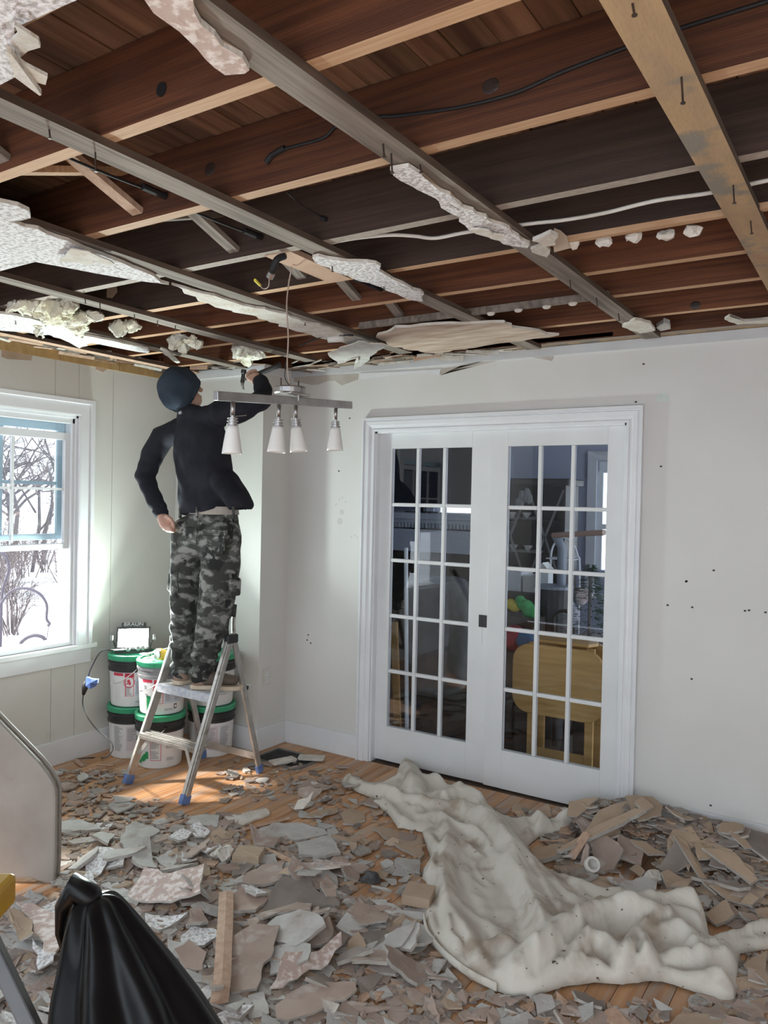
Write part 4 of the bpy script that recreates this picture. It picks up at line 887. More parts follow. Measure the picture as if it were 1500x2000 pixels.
mb = MB(); mb.tube([P_(347,1110,3.085), P_(346,1135,3.08), P_(349,1150,3.08), P_(344,1166,3.085)], .0022, 6); mb.build('pocket_cord', wireb_m, man)
# belt and loops
mb = MB(); c_ = P_(413.5, 999, 3.215); mb.tube([c_+V((0,0,-.014)), c_+V((.0,0,.030))], [(.178,.121),(.172,.117)], 32, (1,0,0)); mb.build('belt', belt_m, man, smooth=False)
for x in (388, 459, 352): q = P_(x, 1001, 3.10 if x == 388 else 3.13); MB().obox(q+V((0,-.012 if x != 352 else 0,0)), V((.006,0,0)), V((0,.006,0)), V((0,0,.032))).build('belt_loop', camo_m, man)
# sweatshirt
sb = MB()
sb.blob([P_(407,985,3.205), P_(402,960,3.205), P_(398,915,3.20), P_(393,870,3.20), P_(384,838,3.19), P_(372,815,3.17)], [(.185,.130),(.188,.130),(.182,.128),(.188,.125),(.165,.105),(.085,.078)], 22)
sb.blob([P_(470,985,3.20), P_(440,940,3.20)], [(.05,.10),(.07,.10)], 14)
sb.blob([P_(350,838,3.18), P_(318,856,3.16), P_(298,888,3.13), P_(284,928,3.095), ], [.068,.076,.068,.060], 16)
sb.blob([P_(284,925,3.095), P_(292,955,3.09), P_(306,985,3.095), P_(316,1002,3.10)], [.060,.054,.046,.040], 16)
sb.blob([P_(400,822,3.19), P_(430,808,3.18), P_(470,800,3.24), P_(512,780,3.31)], [.078,.080,.068,.056], 16)
sb.blob([P_(512,781,3.31), P_(514,764,3.38), P_(508,747,3.45)], [.057,.052,.041], 16)
sb.blob([P_(385,815,3.17), P_(366,806,3.16)], [.07,.064], 14)
def sfold(co, n_):
    p = co; arm = min((p-elL).length, (p-elR).length, (p-wrL).length)
    d = .010*noise.noise(V((p.x*8, p.y*8, p.z*8))) + .010*math.sin((p.z*30+p.x*48)+4*noise.noise(p*6))*max(0, noise.noise(p*4+V((3,1,7))))*1.6
    d += .006*math.sin((p-shL).length*95)*max(0, 1-arm/.16)*.7
    return p + n_*d
shirt = fused('sweatshirt', sb, shirt_m, man, .0085, 5, sfold)
# open the hem: cut the rounded bottom off along the slanting hem line
bmh = bmesh.new(); bmh.from_mesh(shirt.data); o_ = wloc(shirt)
pl_ = P_(405,998,3.07); geo = bmh.verts[:]+bmh.edges[:]+bmh.faces[:]
bmesh.ops.bisect_plane(bmh, geom=geo, plane_co=pl_-o_, plane_no=V((-.06,-.0,1)).normalized(), clear_inner=True)
# but keep the lower cuffs: only the trunk is cut (the left forearm hangs below the hem height)
bmh.free()
bmh = bmesh.new(); bmh.from_mesh(shirt.data)
dl = [f for f in bmh.faces if (lambda q: q.z < (pl_.z + (q.x-pl_.x)*.10) and q.x > P_(338,990,3.1).x)(f.calc_center_median()+o_)]
bmesh.ops.delete(bmh, geom=dl, context='FACES'); bmh.to_mesh(shirt.data); bmh.free()
so = shirt.modifiers.new('thick', 'SOLIDIFY'); so.thickness = .006; so.offset = -1
for c0, c1, r_ in ((P_(310,994,3.097), P_(317,1005,3.10), .0425), (P_(511,752,3.43), P_(507,745,3.46), .0435)):
    MB().tube([c0, c1], [r_, r_-.002], 18).build('cuff', shirt_m, man, smooth=True)
# beanie
hb = MB(); hb.sphere(headc+rz*.020-ry*.012, (.104,.118,.122), 28, 20, HR3); hat = hb.build('beanie', hat_m, man, smooth=True)
bmh = bmesh.new(); bmh.from_mesh(hat.data); o_ = wloc(hat)
cutn = (rz*.80+ry*-.55).normalized(); cut0 = headc - rz*.035 + ry*.02
bmesh.ops.delete(bmh, geom=[f for f in bmh.faces if (f.calc_center_median()+o_-cut0).dot(cutn) < 0], context='FACES')
for v in bmh.verts: v.co += v.normal*(.013*noise.noise((v.co+o_)*13)+.004*noise.noise((v.co+o_)*34)) + (rz*.25-ry)*max(0, (v.co+o_-headc).dot(rz*.5-ry)-.05)*.08
bmh.to_mesh(hat.data); bmh.free(); so = hat.modifiers.new('thick', 'SOLIDIFY'); so.thickness = .006; so.offset = -1
ss = hat.modifiers.new('sub', 'SUBSURF'); ss.levels = 1; ss.render_levels = 1
cf = MB(); ring = []
u1 = cutn.cross(rx).normalized(); u2 = cutn.cross(u1)
for i in range(25):
    a = 2*math.pi*i/24; dv = u1*math.cos(a)+u2*math.sin(a); q0 = cut0+cutn*.016
    # march out to the hat surface
    lo, hi = 0., .16
    for _ in range(24):
        t = (lo+hi)/2; e = HR3.transposed() @ (q0+dv*t-(headc+rz*.020-ry*.012)); 
        if (e.x/.106)**2+(e.y/.120)**2+(e.z/.124)**2 < 1: lo = t
        else: hi = t
    ring.append(q0+dv*(t+.002))
cf.tube(ring, [(.014,.006)]*25, 8, side=cutn); cf.build('cuff_band', hat_m, man, smooth=True)
q = P_(352,806,3.04); MB().obox(q, V((.010,0,.003)), V((0,.004,0)), V((-.002,0,.006))).build('hat_tag', mat('grey tag', (.35,.36,.38)), man)
# boots
def boot(ank, dirv, nm='boot'):
    d_ = V((dirv[0], dirv[1], 0)).normalized(); h_ = V((ank.x, ank.y, PLAT)); sd = V((-d_.y, d_.x, 0))
    up = MB(); up.blob([ank+V((0,0,.03)), h_+V((0,0,.075)), h_+d_*.02+V((0,0,.06)), h_+d_*.11+V((0,0,.058)), h_+d_*.185+V((0,0,.052))], [(.046,.05),(.045,.05),(.046,.042),(.047,.034),(.042,.026)], 14, sd)
    root = fused(nm, up, boot_m, man, .007, 4)
    so_ = MB(); out = []
    for t_, wv in ((-.058,.028),(-.045,.040),(0,.043),(.06,.038),(.13,.050),(.19,.048),(.222,.034),(.234,.012)): out.append((t_, wv))
    poly = [h_+d_*t_+sd*wv for t_, wv in out]+[h_+d_*t_-sd*wv for t_, wv in out[::-1]]
    so_.prism([p+V((0,0,.001)) for p in poly], V((0,0,.024))); s2 = so_.build('sole', sole_m, root, bevel=.004)
    hl = MB(); hl.lathe([(.044,.0),(.046,.02),(.043,.042)], h_-d_*.010+V((0,0,.024)), 18); hl.build('heel_counter', bootg_m, root, smooth=True)
    return root
boot(P_(357,1318,3.185), (-.08, 1)); boot(P_(394,1328,3.165), (.86, .52))
# hammer in the raised hand
hd = P_(474, 742, 3.47); hmr = thing('hammer', hd, 'claw hammer with black grip held overhead by the man', 'hammer')
MB().tube([hd+rodd*.0, haR-rodd*.05, haR+rodd*.03], [.009,.008,.009], 10).build('shaft', steel_m, hmr, smooth=True)
MB().tube([haR+rodd*.012, haR+rodd*.05, haR+rodd*.13, haR+rodd*.175], [.013,.0155,.014,.0175], 12).build('grip', blackp_m, hmr, smooth=True)
hv = (P_(468,764,3.47)-P_(473,723,3.47)).normalized(); hn = hv.cross(rodd).normalized()
MB().tube([hd-hv*.062, hd-hv*.058, hd-hv*.040, hd-hv*.036, hd-hv*.018, hd+hv*.016], [.013,.0155,.0155,.011,.011,.013], 14).build('hammer_head', blackp_m, hmr, smooth=False)
MB().tube([hd+hv*.012, hd+hv*.035+rodd*.004, hd+hv*.062+rodd*.016], [(.012,.009),(.012,.007),(.011,.002)], 10, hn).build('claw', steel_m, hmr, smooth=True)
# ================================================================== floor things
def inside(p, poly):
    x, y = p; c = False; j = len(poly)-1
    for i in range(len(poly)):
        xi, yi = poly[i][0], poly[i][1]; xj, yj = poly[j][0], poly[j][1]
        if (yi > y) != (yj > y) and x < (xj-xi)*(y-yi)/(yj-yi)+xi: c = not c
        j = i
    return c
def edge_dist(P, poly):
    poly = np.array(poly); d = np.full(len(P), 9.)
    for i in range(len(poly)):
        a, b = poly[i-1], poly[i]; ab = b-a; t = np.clip(((P-a)@ab)/max(ab@ab, 1e-12), 0, 1); d = np.minimum(d, np.hypot(*(P-(a+t[:,None]*ab)).T))
    return d
def inside_np(P, poly):
    c = np.zeros(len(P), bool); x, y = P[:,0], P[:,1]; j = len(poly)-1
    for i in range(len(poly)):
        xi, yi = poly[i]; xj, yj = poly[j]
        if yi != yj: c ^= ((yi > y) != (yj > y)) & (x < (xj-xi)*(y-yi)/(yj-yi)+xi)
        j = i
    return c
XY = lambda px, py, z=0.: tuple(AZ(px, py, z)[:2])
# ---- canvas drop cloth: outline and folds laid out on the floor
cl_px = [(668,1517),(690,1512),(727,1525),(770,1527),(776,1503),(795,1492),(815,1502),(868,1533),(880,1545),(915,1548),(945,1570),(975,1585),(1040,1602),(1062,1597),(1085,1600),(1110,1592),(1133,1606),(1118,1620),(1090,1626),(1053,1630),(1033,1645),(1050,1687),(1067,1697),(1133,1717),(1177,1740),(1283,1758),(1340,1760),(1372,1772),(1382,1800),(1390,1832),(1420,1824),(1450,1812),(1530,1798),(1530,1842),(1447,1856),(1446,1880),(1443,1923),(1437,1947),(1410,1948),(1373,1938),(1340,1925),(1293,1910),(1255,1912),(1217,1917),(1160,1913),(1110,1918),(1043,1940),(1000,1940),(960,1925),(920,1907),(875,1871),(842,1838),(828,1808),(826,1781),(845,1750),(839,1727),(824,1709),(827,1688),(842,1676),(832,1646),(824,1619),(800,1615),(776,1611),(761,1589),(742,1572),(725,1566),(728,1559),(742,1560),(698,1543),(668,1523)]
cl_poly = [XY(x, y, .02) for x, y in cl_px]
RID = [  # polyline px, height, width (m)
 ([(668,1518),(727,1543),(800,1563),(885,1583),(925,1583)], .060, .030), ([(925,1583),(962,1612),(985,1650),(1010,1700),(1040,1750),(1054,1800),(1050,1850)], .105, .050),
 ([(778,1522),(790,1492),(800,1520),(806,1545)], .110, .045), ([(800,1525),(850,1530),(880,1548)], .05, .04),
 ([(860,1562),(905,1552),(945,1575)], .07, .05), ([(830,1595),(862,1600),(872,1640),(866,1690),(866,1735),(880,1790),(918,1850),(945,1900)], .060, .028),
 ([(727,1564),(745,1580),(765,1600)], .040, .016), ([(760,1575),(775,1600),(800,1610)], .035, .016),
 ([(850,1600),(900,1620),(935,1635),(960,1670),(1000,1740)], .05, .022), ([(1000,1660),(1035,1700),(1065,1745),(1098,1795)], .075, .040), ([(1098,1795),(1050,1800),(1040,1840)], .045,.02),
 ([(1040,1602),(1056,1608),(1052,1625)], .065, .022), ([(1085,1600),(1125,1602)], .05, .022),
 ([(1000,1895),(1060,1855),(1110,1815),(1170,1785),(1240,1782),(1300,1790)], .115, .042), ([(1180,1768),(1260,1768),(1340,1772),(1374,1785),(1380,1815)], .085, .034),
 ([(1300,1790),(1345,1800),(1378,1825)], .06, .035),
 ([(980,1925),(1040,1925),(1110,1895),(1150,1895),(1205,1905),(1240,1890)], .060, .020), ([(1110,1885),(1150,1845),(1190,1855),(1212,1895)], .085, .026), ([(1212,1898),(1230,1860),(1245,1830),(1262,1870),(1245,1895)], .110, .026),
 ([(1245,1830),(1280,1808),(1320,1802)], .075, .024), ([(1265,1832),(1330,1830),(1370,1850)], .06, .034), ([(1300,1870),(1350,1875),(1420,1872),(1440,1875)], .075, .028),
 ([(1290,1900),(1340,1915),(1400,1920),(1438,1925)], .060, .026), ([(1370,1930),(1385,1920),(1400,1935),(1420,1930)], .05, .014), ([(1340,1862),(1440,1858)], .065, .022),
 ([(1395,1842),(1450,1822),(1530,1806)], .055, .022), ([(1395,1850),(1460,1843),(1530,1834)], .045, .018),
 ([(828,1800),(845,1838),(880,1872),(925,1905),(985,1933),(1043,1934),(1110,1912)], .032, .014), ([(848,1750),(835,1790),(850,1830),(880,1850)], .03, .016),
 ([(832,1625),(848,1660),(845,1690),(832,1710)], .055, .018), ([(845,1700),(858,1720),(850,1740)], .045, .016), ([(885,1800),(870,1840),(905,1862)], .05, .018), ([(945,1870),(975,1850),(1000,1870)], .05, .02),
 ([(900,1700),(930,1760),(960,1820),(1000,1840)], .012, .02), ([(1060,1700),(1100,1760),(1150,1775)], .05, .035), ([(1110,1722),(1180,1752),(1250,1762)], .05, .03)]
A = np.array(cl_poly); st = .0125; gx = np.arange(A[:,0].min(), A[:,0].max()+st, st); gy = np.arange(A[:,1].min(), A[:,1].max()+st, st)
GX, GY = np.meshgrid(gx, gy); G = np.c_[GX.ravel(), GY.ravel()]
INM = inside_np(G, cl_poly); ED = edge_dist(G, cl_poly); SD = np.where(INM, ED, -ED)
HT = np.zeros(len(G))
for pts, h_, wv in RID:
    zz = [XY(x, y, h_*.6) for x, y in pts]; sp = [tuple(p[:2]) for p in smoothpath([(a, b, 0) for a, b in zz], 6)]
    dmin = np.full(len(G), 9.); tt = np.zeros(len(G)); sg = np.zeros(len(G))
    for i in range(len(sp)-1):
        a, b = np.array(sp[i]), np.array(sp[i+1]); ab = b-a; ap = G-a; t = np.clip((ap@ab)/max(ab@ab, 1e-12), 0, 1); dd = np.hypot(*(ap-t[:,None]*ab).T); k = dd < dmin; dmin[k] = dd[k]; tt[k] = (i+t[k])/(len(sp)-1); sg[k] = np.sign(ab[0]*ap[k,1]-ab[1]*ap[k,0])
    env = np.sin(np.clip(np.minimum(tt, 1-tt)*3.2+.28, 0, 1)*math.pi/2)
    u = dmin/(wv*np.where(sg > 0, 1.9, 1.25)); u = u*.78; pr = np.where(u < 1, .3*(1-np.clip(u, 0, 1))**1.25+.7*(1-np.clip(u, 0, 1)**2)**1.8, 0)+.10*np.exp(-u*.9)
    r_ = h_*.80*env*pr; HT = np.maximum(HT, r_)+.18*np.minimum(HT, r_)
n1 = np.array([noise.noise(V((x*4, y*4, 2))) for x, y in G]); n2 = np.array([noise.noise(V((x*11, y*11, 5))) for x, y in G])
ru = np.array([abs(noise.noise(V(((x*.67+y*.74)*6, (x*.74-y*.67)*1.5, 9)))) for x, y in G]); rv_ = np.array([abs(noise.noise(V(((x*.8+y*.6)*15, (x*.6-y*.8)*6, 31)))) for x, y in G])
HT = .024 + HT*(1+.22*n1+.12*n2) + .012*n1 + .004*n2 + .020*np.clip(1-ru*4.5, 0, 1)**1.3 + .008*np.clip(1-rv_*4.5, 0, 1)
HT = np.maximum(.006 + (HT-.006)*np.clip(SD/.045, 0, 1)**.55, .006)
from mathutils.geometry import delaunay_2d_cdt
ob_ = []
for i in range(len(cl_poly)):
    a, b = np.array(cl_poly[i-1]), np.array(cl_poly[i]); k = max(1, int(np.hypot(*(b-a))/st))
    for j in range(k): ob_.append(tuple(a+(b-a)*j/k))
kin = np.where(SD > st*.7)[0]; nb = len(ob_)
vv, _, ff, *_r = delaunay_2d_cdt([V(p) for p in ob_]+[V(G[i]) for i in kin], [], [list(range(nb))], 1, 1e-5)
hmap = {(round(G[i,0], 4), round(G[i,1], 4)): float(HT[i]) for i in kin}
cb = MB(); cb.v = [(p.x, p.y, hmap.get((round(p.x, 4), round(p.y, 4)), .004)) for p in vv]
for f in ff:
    if len(f) >= 3:
        a, b, c_ = vv[f[0]], vv[f[1]], vv[f[2]]; cb.face(tuple(f) if (b-a).cross(c_-a) > 0 else tuple(f)[::-1])
dc = cb.build('drop_cloth', canvas_m, smooth=True); so = dc.modifiers.new('thick', 'SOLIDIFY'); so.thickness = .0025
sm_ = dc.modifiers.new('s', 'SMOOTH'); sm_.factor = .5; sm_.iterations = 1
dc.data.transform(Matrix.Translation(V((1.2,-3.0,0)))); dc.location = (-1.2, 3.0, 0)
tag(dc, 'crumpled cream canvas drop cloth with paint specks, spread over the rubble', 'drop cloth')
hem = MB().tube(smoothpath([AZ(x, y, .030) for x, y in ((828,1790),(835,1820),(856,1850),(885,1878),(925,1906),(970,1928))], 5), [(.016,.005)]*26, 8, side=(0,0,1)).build('hem', canvas_m, dc, smooth=True)
# ---- height map on which the rubble is laid
hx0, hy0, hs = XL, .6, .02; HM = np.zeros((int((YD-hy0)/hs)+2, int((.7-hx0)/hs)+2))
def hm_set(poly, z):
    P = np.array([(p[0], p[1]) for p in poly]); i0, i1 = int((P[:,0].min()-hx0)/hs), int((P[:,0].max()-hx0)/hs)+1; j0, j1 = int((P[:,1].min()-hy0)/hs), int((P[:,1].max()-hy0)/hs)+1
    i0, j0 = max(i0, 0), max(j0, 0); i1, j1 = min(i1, HM.shape[1]-1), min(j1, HM.shape[0]-1)
    if i1 <= i0 or j1 <= j0: return None
    ii, jj = np.meshgrid(np.arange(i0, i1+1), np.arange(j0, j1+1)); pp = np.c_[hx0+ii.ravel()*hs, hy0+jj.ravel()*hs]; k = inside_np(pp, [tuple(p) for p in P])
    return ii.ravel()[k], jj.ravel()[k], pp[k]
YY, XX = np.mgrid[0:HM.shape[0], 0:HM.shape[1]]; WX, WY = hx0+XX*hs, hy0+YY*hs
def mound(px, py, h_, ra, rb, ang):
    c_ = XY(px, py); ca, sa = math.cos(ang), math.sin(ang); u = ((WX-c_[0])*ca+(WY-c_[1])*sa)/ra; v = (-(WX-c_[0])*sa+(WY-c_[1])*ca)/rb
    return h_*np.exp(-(u*u+v*v)*1.2)
HM += mound(1265,1640,.12,.38,.26,-.5)+mound(1440,1690,.10,.35,.28,-.8)+mound(1180,1620,.05,.3,.15,.0)
HM[:, :] = np.where(WY > YD-.02, 0, HM)
moundH = HM.copy()
def in_cloth(x, y, mrg=-.01):
    return inside((x, y), cl_poly)
def lay(poly, th, tilt=.35, sink=.0, ex=(0, 0)):
    """choose a resting plane for a flat piece from the height map, then raise the map"""
    r_ = hm_set(poly, 0)
    P = np.array([(p[0], p[1]) for p in poly])
    if r_ is None or len(r_[0]) < 4:
        i = min(max(int((P[:,0].mean()-hx0)/hs), 0), HM.shape[1]-1); j = min(max(int((P[:,1].mean()-hy0)/hs), 0), HM.shape[0]-1); z = HM[j, i]+.001; HM[j, i] = z+th
        return [(p[0], p[1], z) for p in poly]
    ii, jj, pp = r_; z = HM[jj, ii]; c_ = pp.mean(0); Aq = np.c_[pp-c_, np.ones(len(pp))]; co = np.linalg.lstsq(Aq, z, rcond=None)[0]; co[:2] = np.clip(co[:2]*.9, -tilt, tilt)
    co[0] += ex[0]; co[1] += ex[1]; res = z-(Aq[:,:2]@co[:2]); base = np.quantile(res, .90)+.0012-sink
    base = max(base, .0012-min(co[0]*(x-c_[0])+co[1]*(y-c_[1]) for x, y in P)); pl = lambda x, y: base+co[0]*(x-c_[0])+co[1]*(y-c_[1])
    HM[jj, ii] = np.maximum(z, base+Aq[:,:2]@co[:2]*.55+th)
    return [(p[0], p[1], pl(p[0], p[1])) for p in poly]
# masks: keep clear of the cloth, pails, ladder feet, bag
solid = [(PA[0], PA[1], .165), (PBk[0], PBk[1], .165), (PC[0], PC[1], .165)] + [(f.x, f.y, .045) for f in (FL, FR_, RR, RL)]
def blocked(x, y, r_=0.):
    if in_cloth(x, y): return True
    if x < XL+.05+r_ or y > YD-.04-r_ or (x < XB+.05+r_ and y > YB-.05-r_): return True
    return any(math.hypot(x-a, y-b) < c_+r_ for a, b, c_ in solid)
KIND = {'grey': (grey_m, rim_m, brown_m), 'brown': (brown_m, rim_m, grey_m), 'tan': (tan_m, rim_m, grey_m), 'dark': (dark_m, rim_m, grey_m), 'pop': (pop_m, rim_m, brown_m), 'white': (white_m, white_m, white_m), 'swirl': (swirl_m, white_m, brown_m), 'wood': (lath_m, lath_m, lath_m)}
def rshape(r_, c_, L, asp, ang):
    n = r_.choice((4, 4, 5, 5, 6, 7)); out = []
    for k in range(n):
        a = 2*math.pi*(k+r_.uniform(-.3,.3))/n; q = L*r_.uniform(.5, 1.12); x, y = q*math.cos(a), q*asp*math.sin(a)
        out.append((c_[0]+x*math.cos(ang)-y*math.sin(ang), c_[1]+x*math.sin(ang)+y*math.cos(ang), 0))
    return out
ZONES = [  # px outline, place phrase, count, mean size (m)
 ([(100,1500),(250,1500),(235,1545),(330,1560),(300,1600),(110,1600)], "between window wall and ladder foot", 26, .055, 'grey brown wood brown'),
 ([(110,1600),(330,1600),(330,1700),(110,1720)], 'beside the dirty off-white slab', 24, .085, 'grey grey brown pop'),
 ([(330,1585),(480,1585),(480,1700),(330,1700)], "just in front of the ladder", 22, .08, 'grey brown tan pop'),
 ([(120,1700),(480,1700),(480,1760),(300,1800),(120,1740)], 'behind the black bag', 26, .08, 'grey brown pop brown'),
 ([(0,1748),(150,1740),(130,2000),(0,2000)], 'between yellow-capped ladder and black bag', 34, .075, 'brown grey pop'),
 ([(300,1800),(480,1760),(480,2000),(450,2000)], "right beside the black bag", 22, .07, 'brown grey pop'),
 ([(480,1640),(680,1620),(690,1740),(480,1760)], 'around the cut wood block', 26, .075, 'grey brown brown tan'),
 ([(480,1760),(690,1740),(820,1760),(820,1850),(480,1880)], 'midway between bag and drop cloth', 30, .08, 'brown brown grey'),
 ([(480,1880),(850,1850),(900,1920),(860,2000),(480,2000)], 'along the bottom edge near the black bag', 30, .07, 'brown grey dark'),
 ([(560,1560),(700,1545),(820,1620),(820,1740),(690,1740)], 'on bare boards left of the drop cloth', 18, .05, 'grey tan brown'),
 ([(430,1480),(700,1490),(700,1550),(430,1560)], "near the ladder's back feet", 14, .04, 'white grey tan'),
 ([(870,1555),(1180,1600),(1120,1630),(900,1560)], 'along the foot of the glazed doors', 12, .05, 'brown tan'),
 ([(1060,1600),(1240,1600),(1300,1660),(1100,1720)], 'on the rubble heap by the door casing', 34, .08, 'tan brown brown dark'),
 ([(1240,1600),(1500,1660),(1500,1760),(1300,1740)], 'on the rubble heap along the wall', 44, .09, 'tan brown tan dark'),
 ([(1100,1700),(1300,1740),(1500,1760),(1500,1800),(1380,1790),(1300,1755)], 'at the front of the rubble heap', 30, .065, 'brown tan grey'),
 ([(1440,1860),(1500,1840),(1500,2000),(1350,2000),(1340,1960)], 'past the near end of the drop cloth', 14, .09, 'tan brown'),
 ([(870,1930),(1300,1950),(1300,2000),(860,2000)], 'on bare boards before the drop cloth', 16, .055, 'brown grey dark')]
WORD = {'grey': 'grey plaster', 'brown': 'brown plasterboard', 'tan': 'tan plasterboard', 'dark': 'dark grey board', 'pop': 'white-textured ceiling', 'white': 'white plaster', 'wood': 'split wood', 'swirl': 'swirled plaster'}
def bounds(poly): a = np.array(poly); return a[:,0].min(), a[:,0].max(), a[:,1].min(), a[:,1].max()
# small crumbs first (beyond count), zone by zone
for zi, (zp, ph, cnt, ms, kinds) in enumerate(ZONES):
    r_ = random.Random(100+zi); x0, x1, y0, y1 = bounds(zp); mb = MB(); kl = kinds.split(); slots = [grey_m, brown_m, rim_m, tan_m, dark_m, lath_m]
    n_ = int(cnt*(24 if 'bare' not in ph and 'feet' not in ph and 'foot of' not in ph and 'ladder foot' not in ph else 13))
    for _ in range(n_):
        px, py = r_.uniform(x0, x1), r_.uniform(y0, y1)
        if not inside((px, py), zp): continue
        x, y = XY(px, py, .02)
        if blocked(x, y, .012): continue
        L = min(.085, .008+abs(r_.gauss(0, .024))); ang = r_.uniform(0, 6.28); poly = rshape(r_, (x, y), L, r_.uniform(.3, 1), ang)[:6]
        i, j = int((x-hx0)/hs), int((y-hy0)/hs)
        if not (0 <= i < HM.shape[1] and 0 <= j < HM.shape[0]): continue
        z = HM[j, i]; th = r_.uniform(.002, .009); tx, ty = r_.uniform(-.3,.3), r_.uniform(-.3,.3); mb.k = r_.choice((0,1,1,4,2,3,4,5) if 'wood' in kl or r_.random() < .3 else (0,1,1,1,2,3,4))
        b = len(mb.v); n = len(poly)
        for dz in (0, th): mb.v += [(p[0], p[1], max(.0008, z+.001+abs(tx*(p[0]-x)+ty*(p[1]-y)))+dz) for p in poly]
        mb.face(tuple(range(b+n, b+2*n)))
        for k in range(n): mb.face((b+k, b+(k+1)%n, b+n+(k+1)%n, b+n+k))
    o = mb.build('rubble', slots); tag(o, 'small broken plaster crumbs strewn '+ph, 'rubble', kind='stuff')
# mid-sized shards, each its own object
seen = {}
def shard(poly, kind, label, group, th, bend=0., bdir=(1,0), seed=0, name='plasterboard_shard', ex=(0, 0)):
    q = lay(poly, th, ex=ex)
    o = sheet(name, q, th, list(KIND[kind]), label, 'plaster shard' if kind != 'wood' else 'wood sliver', group, bend, bdir, seed)
    return o
cell = {}
for zi, (zp, ph, cnt, ms, kinds) in enumerate(ZONES):
    r_ = random.Random(500+zi); x0, x1, y0, y1 = bounds(zp); kl = kinds.split(); made = 0; tries = 0
    while made < int(cnt*.62) and tries < 900:
        tries += 1; px, py = r_.uniform(x0, x1), r_.uniform(y0, y1)
        if not inside((px, py), zp): continue
        x, y = XY(px, py, .03); L = max(.03, min(.17, r_.gauss(ms, ms*.4)))
        if blocked(x, y, L*.75): continue
        kd = r_.choice(kl); asp = .12 if kd == 'wood' else r_.choice((.35, .55, .75, .95)); ang = r_.uniform(-.9, .9)
        raw = rshape(r_, (x, y), L*(1.6 if kd == 'wood' else 1.), asp, ang); poly = jag(raw, 3, .005, made+zi*50)
        sz = 'small' if L < .05 else ('palm-sized' if L < .085 else 'broad'); sh = 'sliver' if asp < .2 else ('narrow shard' if asp < .4 else ('shard' if asp < .9 else 'squat shard'))
        bd = r_.choice((0, 0, .06, .16, -.08, .3)); tl = r_.choice((0, 0, .12, .22, .34)) if L < .12 else r_.choice((0, .08, .15)); ta = r_.uniform(0, 6.28)
        st_w = 'curled ' if abs(bd) > .1 else ('tilted ' if tl > .2 else '')
        u, v_ = (px-(x0+x1)/2)/(x1-x0), (py-(y0+y1)/2)/(y1-y0); side = ('window side' if u < 0 else 'door side') if abs(u) > abs(v_) else ('far side' if v_ < 0 else 'near side')
        nc = {4: 'four-cornered', 5: 'five-cornered', 6: 'six-cornered', 7: 'rounded'}[len(raw)] if kd != 'wood' else ''
        lab = ' '.join(f'{sz} {st_w}{nc} {WORD[kd]} {sh} {ph}, {side}'.split())
        if len(lab.split()) > 16: lab = ' '.join(f'{sz} {st_w}{nc} {WORD[kd]} shard {ph}, {side}'.split())
        if len(lab.split()) > 16: lab = ' '.join(f'{sz} {nc} {WORD[kd]} shard {ph}, {side}'.split())
        if len(lab.split()) > 16: lab = ' '.join(f'{sz} {WORD[kd]} shard {ph}, {side}'.split())
        shard(poly, kd, lab, None, r_.uniform(.006, .013), bd, (math.cos(ang), math.sin(ang)), made, 'wood_sliver' if kd == 'wood' else 'plasterboard_shard', (tl*math.cos(ta), tl*math.sin(ta)))
        made += 1
